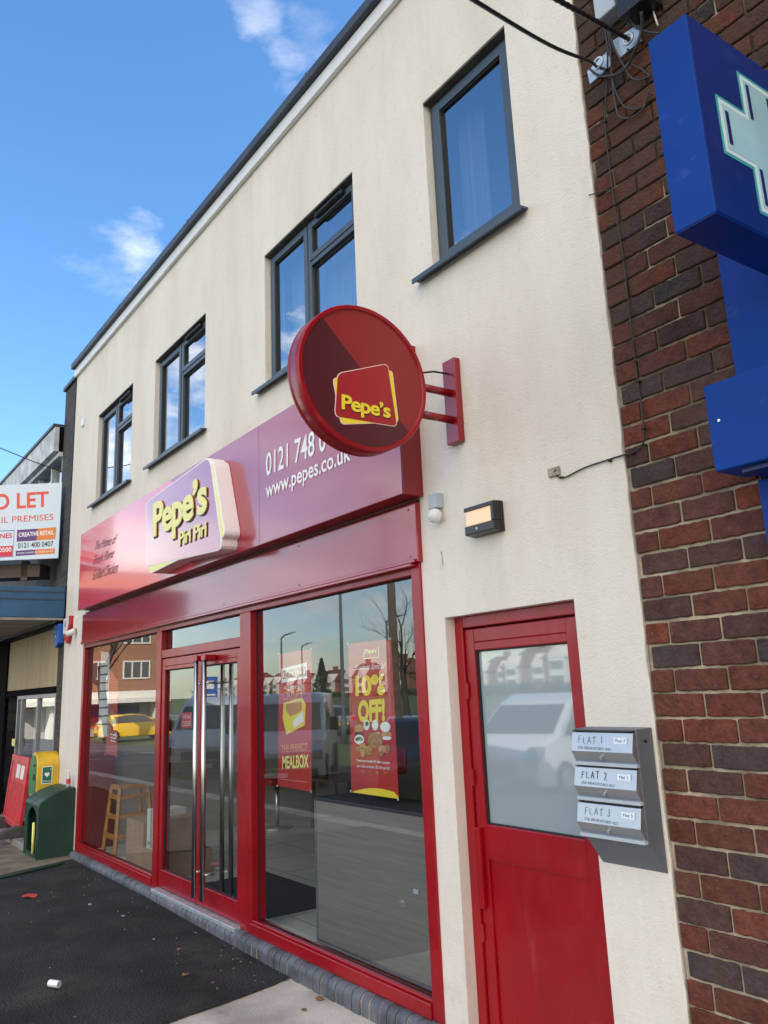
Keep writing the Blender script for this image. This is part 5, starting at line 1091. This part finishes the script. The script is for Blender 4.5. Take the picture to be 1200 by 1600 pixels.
for k in range(3): pshape(p4, 'printed_line', M['whitev'], lambda a, c: (a, c), [(173, 1146+k*5), (181, 1148+k*5), (181, 1150+k*5), (173, 1148+k*5)], h=.003)
cs = thing('closed_sign', 'small red and white closed sign on the left glass door', 'door sign', at(290, 1125, Y=.06))
mb = MB(); quad_px(mb, [(283.5, 1138), (300, 1137), (300, 1113), (283.5, 1114)], .05); mb.build('sign_sheet', M['litred'], cs)
q_ = lambda p, dy=0: at(*p, Y=.048)
text('WE ARE', q_((286, 1123)), q_((298, 1122.5)), q_((286, 1117.5)), M['whitev'], cs); text('CLOSED', q_((285.5, 1134.5)), q_((298.5, 1134)), q_((285.5, 1127)), M['whitev'], cs)
# counter panel by the big window
YC = 0.14
ct = thing('counter', 'grey wood effect counter panel standing behind the big shop window', 'counter', (-4, YC, 0.1))
a_, c_, d_ = at(493, 1250, Y=YC), at(497, 1471, Y=YC), at(676, 1553, Y=YC)
mb = MB(); mb.box(a_.x, -3.30, YC, YC+0.28, c_.z+0.012, a_.z); mb.build('panel', M['counter'], ct, bevel=0.002)
mb = MB(); mb.box(a_.x-.012, -3.30, YC-.004, YC+0.29, c_.z-0.004, c_.z+0.011); mb.box(a_.x-.012, a_.x-0.001, YC-.004, YC+.29, c_.z+.0115, a_.z+.004); mb.build('edge_trim', M['alu'], ct)
mb = MB(); mb.box(a_.x-.01, -3.30, YC-.006, YC+0.30, a_.z+.001, a_.z+0.018); mb.build('worktop', M['black'], ct, bevel=0.003)
mb = MB(); mb.box(a_.x+.06, a_.x+.11, YC+.06, YC+.11, 0.106, c_.z-.005); mb.box(-3.6, -3.55, YC+.06, YC+.11, 0.106, c_.z-.005); mb.build('leg', M['black'], ct)
mb = MB(); mb.box(-3.62+.03, -3.60+.05, YC-.008, YC-.001, 0.55, 0.57); mb.build('switch', M['plastgrey'], ct)
mb = MB(); mb.box(-6.62, -5.33, 0.13, 0.86, 0.1075, 0.118); tag(mb.build('entrance_mat', M['mat'], bevel=0.004), 'black entrance mat on the pale tiles inside the double doors', 'mat')
mb = MB(); mb.box(-6.6, -5.6, 1.6, 2.1, 0.1075, 0.115); tag(mb.build('floor_mat', M['mat']), 'small dark mat further inside the shop beyond the entrance mat', 'mat')
def stool(x, y, lab):
    t = thing('bar_stool', lab, 'stool', (x, y, .1), group='red stools inside the shop')
    m_ = MB(); m_.tube([(x, y, .108), (x, y, .125), (x, y, .135)], [.17, .17, .03], 24); m_.build('base', M['steel'], t)
    m_ = MB(); m_.tube([(x, y, .135), (x, y, .56)], .025, 12); m_.build('pole', M['steel'], t, smooth=True)
    m_ = MB(); m_.box(x-.17, x+.17, y-.17, y+.17, .565, .64); m_.build('seat', M['redseat'], t, bevel=.03, segs=3)
    m_ = MB(); m_.box(x-.17, x+.17, y+.13, y+.17, .641, .86); m_.build('backrest', M['redseat'], t, bevel=.02)
stool(-8.6, 2.0, 'red bar stool on a round chrome base seen under the left poster')
stool(-8.3, 3.3, 'red bar stool further inside behind the right poster')
tb = thing('table', 'square dark table with brown legs among the red stools', 'table', (-8.05, 2.5, .1))
mb = MB(); mb.box(-8.35, -7.75, 2.2, 2.8, .60, .635); mb.build('tabletop', M['darkwood'], tb, bevel=.004)
for (x_, y_) in ((-8.3, 2.25), (-7.83, 2.25), (-8.3, 2.72), (-7.83, 2.72)): mb = MB(); mb.box(x_, x_+.045, y_, y_+.045, .107, .599); mb.build('leg', M['darkwood'], tb)
hc = thing('high_chair', 'orange wooden high chair just inside the first shop window', 'high chair', (-8.6, .35, .1))
for (x0, y0) in ((-8.78, .17), (-8.42, .17), (-8.78, .55), (-8.42, .55)):
    mb = MB(); ox = .05 if x0 < -8.6 else -.05; oy = .05 if y0 < .3 else -.05
    mb.tube([(x0, y0, .107), (x0+ox, y0+oy, .70)], .022, 4); mb.build('leg', M['wood'], hc)
for (z, k) in ((.24, .005), (.42, .02), (.60, .035), (.69, .045)):
    mb = MB(); mb.box(-8.78+k, -8.42-k, .16+k, .19+k, z, z+.045); mb.build('rail', M['wood'], hc, bevel=.004)
    mb = MB(); mb.box(-8.445-k, -8.415-k, .191+k, .53-k, z+.002, z+.043); mb.build('rail', M['wood'], hc, bevel=.004)
mb = MB(); mb.box(-8.72, -8.48, .23, .49, .42, .44); mb.build('seat', M['wood'], hc)
def cbox(x0, x1, y0, y1, z0, z1, lab, m_='card'):
    t = thing('cardboard_box' if m_ == 'card' else 'carton', lab, 'box', ((x0+x1)/2, (y0+y1)/2, z0), group='boxes stacked inside the first window')
    mb = MB(); mb.box(x0, x1, y0, y1, z0, z1); mb.build('carton_body', M[m_], t, bevel=.004)
    mb = MB(); mb.box((x0+x1)/2-.02, (x0+x1)/2+.02, y0-.0015, y0-.0005, z0+.01, z1-.002); mb.box(x0+.03, x0+.10, y0-.0015, y0-.0005, z0+.03, z0+.06); mb.build('tape', M['plaque'], t)
cbox(-7.95, -7.50, .12, .50, .107, .50, 'tall brown cardboard box leaning beside the high chair')
cbox(-7.49, -7.02, .12, .55, .107, .30, 'low brown cardboard box on the floor by the window post')
cbox(-7.44, -7.22, .13, .40, .301, .62, 'white and blue carton standing on the low cardboard box', 'paper')
cbox(-7.21, -7.01, .14, .45, .301, .57, 'brown cardboard box beside the white carton')

# ================================================================== ACROSS THE STREET (seen in the glass)
def win(parent, fn, u0, u1, z0, z1, n=2):
    m_ = MB(); w = .07
    def bx(a, c, e, g, d0, d1): m_.add([fn(u, d, z) for d in (d0, d1) for z in (e, g) for u in (a, c)], [(0, 1, 3, 2), (4, 6, 7, 5), (0, 4, 5, 1), (2, 3, 7, 6), (0, 2, 6, 4), (1, 5, 7, 3)])
    bx(u0, u0+w, z0, z1, 0, .06); bx(u1-w, u1, z0, z1, 0, .06); bx(u0+w, u1-w, z1-w, z1, 0, .059); bx(u0+w, u1-w, z0, z0+w, 0, .059)
    for k in range(1, n): c = u0+(u1-u0)*k/n; bx(c-.035, c+.035, z0+w, z1-w, 0, .058)
    fo_ = m_.build('window', M['hwhite'], parent); m_ = MB(); m_.add([fn(u0+w, .02, z0+w), fn(u1-w, .02, z0+w), fn(u1-w, .02, z1-w), fn(u0+w, .02, z1-w)], [(0, 1, 2, 3)]); m_.build('pane', M['hglass'], fo_)
ap = thing('apartment_block', 'orange brick flats over a white shop, reflected in the first shop window', 'building', (-48, -14, 0))
mb = MB(); mb.box(-58, -47, -15.2, -6.5, 2.35, 9.0); mb.build('wall', M['fbrick'], ap)
mb = MB(); mb.box(-58.2, -46.8, -15.4, -6.3, 9.0, 9.25); mb.build('roof', M['hwhite'], ap)
mb = MB(); mb.box(-58, -46.9, -15.2, -6.5, 1.95, 2.35); mb.box(-58, -46.2, -15.0, -6.6, 1.72, 1.94); mb.box(-47.5, -46.6, -14.6, -14.2, 0, 1.72); mb.box(-47.5, -46.6, -9.0, -8.6, 0, 1.72); mb.build('shop_canopy', M['hwhite'], ap)
mb = MB(); mb.box(-57.9, -47.6, -15.1, -6.6, 0, 1.715); mb.build('ground_floor', M['inwall'], ap)
mb = MB(); mb.box(-47.59, -47.5, -13.6, -10.2, 1.0, 1.6); mb.build('shop_window_panel', M['navy'], ap)
mb = MB(); mb.box(-47.49, -47.4, -13.6, -10.2, .7, .98); mb.build('shop_window_strip', M['litred'], ap)
fx = lambda u, d, z: (-47+d, u, z)
for (z0, z1) in ((3.0, 4.0), (4.95, 5.95), (6.9, 7.9)):
    for u in (-14.0, -11.6, -9.0): win(ap, fx, u-.0, u+1.55, z0, z1, 3)
def house():
    t = thing('semi_detached_house', 'x', 'house', (0, 0, 0), group='houses across the green')
    mb = MB(); mb.box(-7, 7, -8, 0, 0, 4.9); mb.build('wall', M['hbrick'], t)
    mb = MB(); mb.add([(-7.5, -8.5, 4.8), (7.5, -8.5, 4.8), (7.5, .5, 4.8), (-7.5, .5, 4.8), (-3.6, -4, 8.2), (3.6, -4, 8.2)], [(0, 3, 2, 1), (0, 1, 5, 4), (2, 3, 4, 5), (1, 2, 5), (3, 0, 4)]); ro_ = mb.build('roof', M['roofred'], t)
    mb = MB(); mb.box(-.6, .6, -4.5, -3.5, 8.0, 9.2); mb.build('chimney', M['hbrick'], ro_)
    for s in (-1, 1):
        cx_ = s*3.6; mb = MB(); mb.box(cx_-1.5, cx_+1.5, 0.0, .9, 0.9, 4.9); mb.add([(cx_-1.8, .95, 4.85), (cx_+1.8, .95, 4.85), (cx_, .95, 6.9), (cx_-1.8, -2.5, 4.85), (cx_+1.8, -2.5, 4.85), (cx_, -2.5, 6.9)], [(0, 1, 2), (3, 5, 4), (0, 2, 5, 3), (1, 4, 5, 2)]); mb.build('bay', M['hwhite'], t)
        fy = lambda u, d, z: (u, .9+d, z)
        win(t, fy, cx_-1.3, cx_+1.3, 1.3, 2.5, 4); win(t, fy, cx_-1.3, cx_+1.3, 3.2, 4.5, 4)
        win(t, lambda u, d, z: (u, d, z), s*1.2-.45, s*1.2+.45, 3.2, 4.3, 1)
        mb = MB(); mb.box(s*1.0-.45, s*1.0+.45, 0.0, .08, 0, 2.1); mb.build('door', M['darkwood'], t)
    return t
h0 = house(); words = ['first', 'second', 'third', 'fourth', 'fifth', 'sixth', 'seventh', 'eighth', 'ninth', 'tenth', 'eleventh', 'twelfth', 'thirteenth', 'fourteenth']
for i in range(14):
    h_ = h0 if i == 0 else copy_tree(h0)
    h_.location = ((-62, -84, 0), (-83, -90, 0), (-107, -103, 0), (-130, -116, 0))[i] if i < 4 else (-150-(i-4)*20, -117-(i-4)*2, 0); h_.rotation_euler = (0, 0, 0.05*math.sin(i*2.3))
    h_.scale = (1+.12*math.sin(i*2.1), 1, 1+.10*math.sin(i*1.3+1))
    h_['label'] = 'brick semi-detached house with white gabled bays, %s along the row from its right end' % words[i]

def leafcloud(mb, c, r, n, s, rr, sz=1.0):
    for k in range(n):
        d = Vector((rr.gauss(0, 1), rr.gauss(0, 1), rr.gauss(0, 1))).normalized()*r*rr.random()**.4; p_ = Vector(c)+Vector((d.x, d.y, d.z*sz))
        a_ = Vector((rr.uniform(-1, 1), rr.uniform(-1, 1), rr.uniform(-1, 1))).normalized()*s; b_ = a_.cross(Vector((rr.uniform(-1, 1), rr.uniform(-1, 1), rr.uniform(-1, 1)))).normalized()*s*.6
        mb.add([p_-a_, p_-b_, p_+a_, p_+b_], [(0, 1, 2, 3)])
def bare_tree(x, y, h, r, lab, seed, lean=(0, 0), spread=1.0, depth=5):
    rr = random.Random(seed); t = thing('bare_tree', lab, 'tree', (x, y, 0)); tk = MB(); cw = MB()
    def grow_(p, d, L_, r_, k):
        pts = [p]; rs_ = [r_]; q = Vector(p); dd = Vector(d)
        for i in range(4):
            dd = (dd+Vector((rr.gauss(0, .10), rr.gauss(0, .10), rr.gauss(0, .05)))).normalized(); q = q+dd*L_/4; pts.append(q.copy()); rs_.append(r_*(1-.10*(i+1)))
        (tk if k >= depth-1 else cw).tube(pts, rs_, 6 if k > 2 else 3, cap=False)
        if k > 0:
            for j in range(3 if k > 1 else 3):
                nd = (dd+Vector((rr.gauss(0, .55)*spread, rr.gauss(0, .55)*spread, rr.uniform(-.05, .35)))).normalized(); grow_(pts[rr.choice((2, 3, 4))], nd, L_*rr.uniform(.6, .8), rs_[-1]*.72, k-1)
    grow_(Vector((x, y, 0)), Vector((lean[0], lean[1], 1)).normalized(), h*.38, r, depth)
    tk.build('trunk', M['bark'], t, smooth=True); cw.build('crown', M['bark'], t)
bare_tree(-37.6, -9.0, 9.0, .24, 'bare street tree with spreading branches reflected in the first shop window', 4, (-.1, .1), 1.3)
bare_tree(-36, -24, 8, .2, 'bare tree on the central green near the lamp column', 9)
bare_tree(-118, -88, 9, .25, 'bare tree in front of the third house', 12)
bare_tree(-50, -72, 10, .25, 'bare tree beside the right end house', 15)
bare_tree(-60, -74, 9, .22, 'reddish bare tree between the end house and the green', 21)
def conifer(x, y, h, lab, seed):
    t = thing('conifer_tree', lab, 'tree', (x, y, 0)); rr = random.Random(seed)
    mb = MB(); mb.tube([(x, y, 0), (x, y, h)], [.25, .03], 6); mb.build('trunk', M['bark'], t)
    mb = MB()
    for k in range(60):
        z = h*(.12+.88*k/60); R_ = (1-k/60)*h*.27+.12
        for j in range(14): a_ = rr.uniform(0, 6.28); rr_ = R_*rr.uniform(.3, 1.1); leafcloud(mb, (x+rr_*math.cos(a_), y+rr_*math.sin(a_), z-rr_*.25), .3, 4, .22, rr)
    mb.build('crown', M['needle'], t)
conifer(-208, -121, 11.0, 'tall dark conifer rising above the row of houses', 3); conifer(-246, -120, 8.5, 'shorter round conifer further along the row of houses', 5)
for i, (x_, y_, L_) in enumerate(((-95, -88, 26), (-140, -108, 34), (-190, -122, 40))):
    rr = random.Random(i); mb = MB()
    for k in range(1300): leafcloud(mb, (x_+rr.uniform(-L_/2, L_/2), y_+rr.uniform(-.8, .8), rr.uniform(.1, 1.5)), .3, 3, .18, rr)
    tag(mb.build('hedge', M['hedge']), ('right hand', 'middle', 'left hand')[i]+' stretch of hedge in front of the houses', 'hedge', 'hedges before the houses')
def column(x, y, h, r, m_, lab, arm=None, nm='lamp_column'):
    t = thing(nm, lab, 'lamp post' if arm else 'pole', (x, y, 0)); mb = MB(); mb.tube([(x, y, 0), (x, y, .9), (x, y, .92), (x, y, h)], [r*1.5, r*1.45, r, r*.65], 12); mb.build('pole', M[m_], t, smooth=True)
    if arm:
        mb = MB(); mb.tube([(x, y, h-.02), (x+arm[0]*.3, y+arm[1]*.3, h+.15), (x+arm[0], y+arm[1], h+.25)], .05, 8); mb.build('arm', M[m_], t, smooth=True)
        mb = MB(); mb.box(x+arm[0]-.3, x+arm[0]+.3, y+arm[1]-.12, y+arm[1]+.12, h+.2, h+.3); mb.build('lantern', M['plastgrey'], t, bevel=.03)
column(-26.4, -14.0, 7.5, .075, 'polegrey', 'dark grey street column by the near kerb reflected in the middle of the big window')
column(-16.6, -9.35, 6.8, .125, 'polewood', 'thick brown timber telegraph pole reflected at the right of the big window', nm='telegraph_pole')
column(-51.8, -25.0, 5.6, .09, 'polegrey', 'street lamp on the central green with its arm to the right', (1.6, 0))
column(-72, -38, 6.2, .09, 'polegrey', 'street lamp beyond the far road', (1.6, 0))
column(-39, -25.0, 5.6, .09, 'polegrey', 'street lamp nearest the right end of the central green', (1.6, 0))
column(-62, -12.3, 7.0, .08, 'polegrey', 'thin column near the flats reflected in the glass doors')
rl = MB()
for k in range(13): rl.tube([(-44+k*1.2, -13.6, 0), (-44+k*1.2, -13.6, 1.0)], .022, 6)
for z in (.35, 1.0): rl.tube([(-44, -13.6, z), (-29.6, -13.6, z)], .022, 6)
for k in range(60): rl.tube([(-43.9+k*.24, -13.6, .35), (-43.9+k*.24, -13.6, 1.0)], .009, 4)
tag(rl.build('pedestrian_railing', M['plastgrey']), 'grey pedestrian railing along the kerb across the parking court', 'railing')
bs = thing('parking_sign', 'blue and white road sign on a post reflected in the right glass door', 'road sign', (-30.2, -10.4, 0))
mb = MB(); mb.tube([(-30.2, -10.4, 0), (-30.2, -10.4, 2.6)], .03, 8); mb.build('pole', M['polegrey'], bs)
mb = MB(); mb.box(-30.19, -30.16, -10.75, -10.05, 1.7, 2.6); mb.build('plate', M['alarmblue'], bs)
mb = MB(); mb.box(-30.158, -30.15, -10.6, -10.2, 2.15, 2.45); mb.box(-30.158, -30.15, -10.65, -10.15, 1.9, 1.96); mb.build('symbol', M['whitev'], bs)

def vehicle(name, lab, cat, prof, W, glassz, paint, wheels, loc, rz, r=.29, front=(1, .62), tumble=.14, grp=None, plate='plate', strips=False):
    """side profile (x forward, z) swept across the width with tumblehome; windows follow the same surface"""
    t = thing(name, lab, cat, (0, 0, 0), grp)
    zs = [p[1] for p in prof]; zt = max(zs)
    def hw(z, x=0): return W/2*(1-tumble*max(0, (z-glassz)/(zt-glassz)))*(1-.10*max(0, (abs(x)-1.5)/1.0)**2)
    n = len(prof); mb = MB(); rows = 5
    v = []
    for (x_, z) in prof:
        for j in range(rows):
            s = -1+2*j/(rows-1); bow = .06*(1-s*s)
            v.append((x_+(bow if x_ > .5 else -bow*.3), s*hw(z, x_), z))
    f = [(i*rows+j, i*rows+j+1, ((i+1) % n)*rows+j+1, ((i+1) % n)*rows+j) for i in range(n) for j in range(rows-1)]
    f += [tuple(i*rows for i in range(n)), tuple(i*rows+rows-1 for i in range(n))[::-1]]
    mb.add(v, f); body = mb.build('body', M[paint], t, bevel=.05, segs=3, smooth=True)
    return t, hw
vanprof = [(-2.15, .25), (-2.2, .8), (-2.15, 1.45), (-2.0, 1.62), (.55, 1.66), (1.0, 1.5), (1.62, 1.0), (2.05, .86), (2.2, .72), (2.24, .42), (2.2, .24), (1.9, .2)]
def van(loc, rz, lab, paint='vanw'):
    t, hw = vehicle('parked_van', lab, 'van', vanprof, 1.66, .9, paint, 2, loc, rz, grp='vans parked facing the shops')
    def strip(a, c, u0, u1, off, nm, m_):
        (x0, z0), (x1, z1) = a, c; d = Vector((x1-x0, 0, z1-z0)); nrm = Vector((d.z, 0, -d.x)).normalized()
        if nrm.x < 0: nrm = -nrm
        mb = MB(); N_ = 6; vv = []
        for k in range(N_+1):
            s = u0+(u1-u0)*k/N_; bow = .06*(1-s*s)
            vv += [Vector((x0+bow, s*hw(z0, x0), z0))+nrm*off, Vector((x1+bow, s*hw(z1, x1), z1))+nrm*off]
        mb.add(vv, [(2*k, 2*k+1, 2*k+3, 2*k+2) for k in range(N_)]); return mb.build(nm, M[m_], t)
    strip((1.03, 1.47), (1.60, 1.02), -.90, .90, .012, 'windscreen', 'carglass')
    strip((2.225, .62), (2.235, .44), -.55, .55, .035, 'grille', 'black'); strip((2.21, .68), (2.225, .655), -.8, .8, .05, 'chrome_strip', 'galv'); strip((2.23, .60), (2.235, .585), -.75, .75, .055, 'chrome_strip', 'galv')
    strip((2.236, .41), (2.20, .25), -.9, .9, .02, 'bumper', 'black'); strip((2.236, .37), (2.225, .29), -.26, .26, .06, 'number_plate', 'plate')
    for s in (-1, 1):
        mb = MB(); mb.prism([(2.16, .84), (2.26, .70), (2.27, .56), (2.05, .68), (1.98, .86)], lambda u, v_, d: (u, s*d, v_), .56, .80); mb.build('headlight', M['alu'], t, bevel=.015)
        mb = MB(); mb.add([(x_, s*(hw(z_, x_)+.012), z_) for (x_, z_) in ((.15, .98), (1.42, .98), (.92, 1.45), (.15, 1.5))], [(0, 1, 2, 3)]); mb.build('side_window', M['carglass'], t)
        mb = MB(); mb.box(1.15, 1.35, s*.86 if s > 0 else -1.02, 1.02 if s > 0 else -.86, .98, 1.22); mb.build('wing_mirror', M['black'], t, bevel=.04)
        for x_ in (-1.35, 1.45):
            mb = MB(); mb.tube([(x_, s*.66, .29), (x_, s*.84, .29)], .29, 24); w_ = mb.build('wheel', M['tyre'], t, bevel=.02); mb = MB(); mb.tube([(x_, s*.841, .29), (x_, s*.85, .29)], .18, 16); mb.build('rim', M['alu'], w_)
    t.location = loc; t.rotation_euler = (0, 0, rz); return t
van((-18.3, -5.7, 0), math.radians(35), 'white van reflected in the glass doors, farthest of the three parked vans')
van((-15.0, -5.6, 0), math.radians(35), 'white van reflected at the left of the big window, middle of the parked vans')
van((-11.1, -9.1, 0), math.radians(77), 'white van reflected in the frosted pane of the red door, nearest of the parked vans')
carprof = [(-1.72, .3), (-1.76, .62), (-1.62, .82), (-1.15, 1.18), (-.2, 1.24), (.35, 1.17), (.95, .84), (1.5, .74), (1.76, .62), (1.8, .35), (1.6, .2), (-1.6, .2)]
def car(loc, rz, lab, paint, plate='plateyel'):
    t, hw = vehicle('parked_car', lab, 'car', carprof, 1.52, .75, paint, 2, loc, rz, tumble=.22)
    for s in (-1, 1):
        mb = MB(); mb.add([(x_, s*(hw(z_, x_)+.012), z_) for (x_, z_) in ((-1.3, .84), (.82, .84), (.32, 1.12), (-.2, 1.18), (-1.05, 1.12))], [(0, 1, 2, 3, 4)]); mb.build('side_window', M['carglass'], t)
        for x_ in (-1.1, 1.12):
            mb = MB(); mb.tube([(x_, s*.62, .27), (x_, s*.78, .27)], .27, 24); w_ = mb.build('wheel', M['tyre'], t, bevel=.02); mb = MB(); mb.tube([(x_, s*.781, .27), (x_, s*.79, .27)], .17, 12); mb.build('rim', M['alu'], w_)
        mb = MB(); mb.box(-1.80, -1.70, .45 if s > 0 else -.70, .70 if s > 0 else -.45, .62, .74); mb.build('tail_light', M['redlamp'], t); mb = MB(); mb.box(1.68, 1.80, .45 if s > 0 else -.70, .70 if s > 0 else -.45, .52, .64); mb.build('headlight', M['alu'], t)
    mb = MB(); mb.add([(.40, -.56, 1.16), (.40, .56, 1.16), (.97, .68, .86), (.97, -.68, .86)], [(0, 1, 2, 3)]); mb.build('windscreen', M['carglass'], t)
    mb = MB(); mb.add([(-1.25, -.55, 1.14), (-1.25, .55, 1.14), (-1.66, .62, .84), (-1.66, -.62, .84)], [(0, 1, 2, 3)]); mb.build('rear_window', M['carglass'], t)
    mb = MB(); mb.box(-1.84, -1.74, -.25, .25, .42, .52); mb.build('number_plate', M[plate], t)
    t.location = loc; t.rotation_euler = (0, 0, rz); return t
car((-40.5, -11.0, 0), math.radians(-85), 'bright yellow hatchback reflected in front of the flats', 'yelcar')
car((-24.5, -9.9, 0), math.radians(172), 'black car with lit tail seen in the right glass door', 'blackcar')
car((-11.6, -6.3, 0), math.radians(35), 'black car parked nearest the shop, reflected low at the right of the big window', 'blackcar')
car((-33.0, -17.0, 0), math.radians(180), 'silver car driving on the near road', 'silver')

# everything across the street stands on the ground that falls away from the shops
for o in list(bpy.data.objects):
    if o.parent is None and 'category' in o.keys():
        y = o.location.y if o.type == 'EMPTY' else (sum(v.co.y for v in o.data.vertices)/len(o.data.vertices) if o.type == 'MESH' else 0)
        if y < -4: o.location.z += court_z(y)
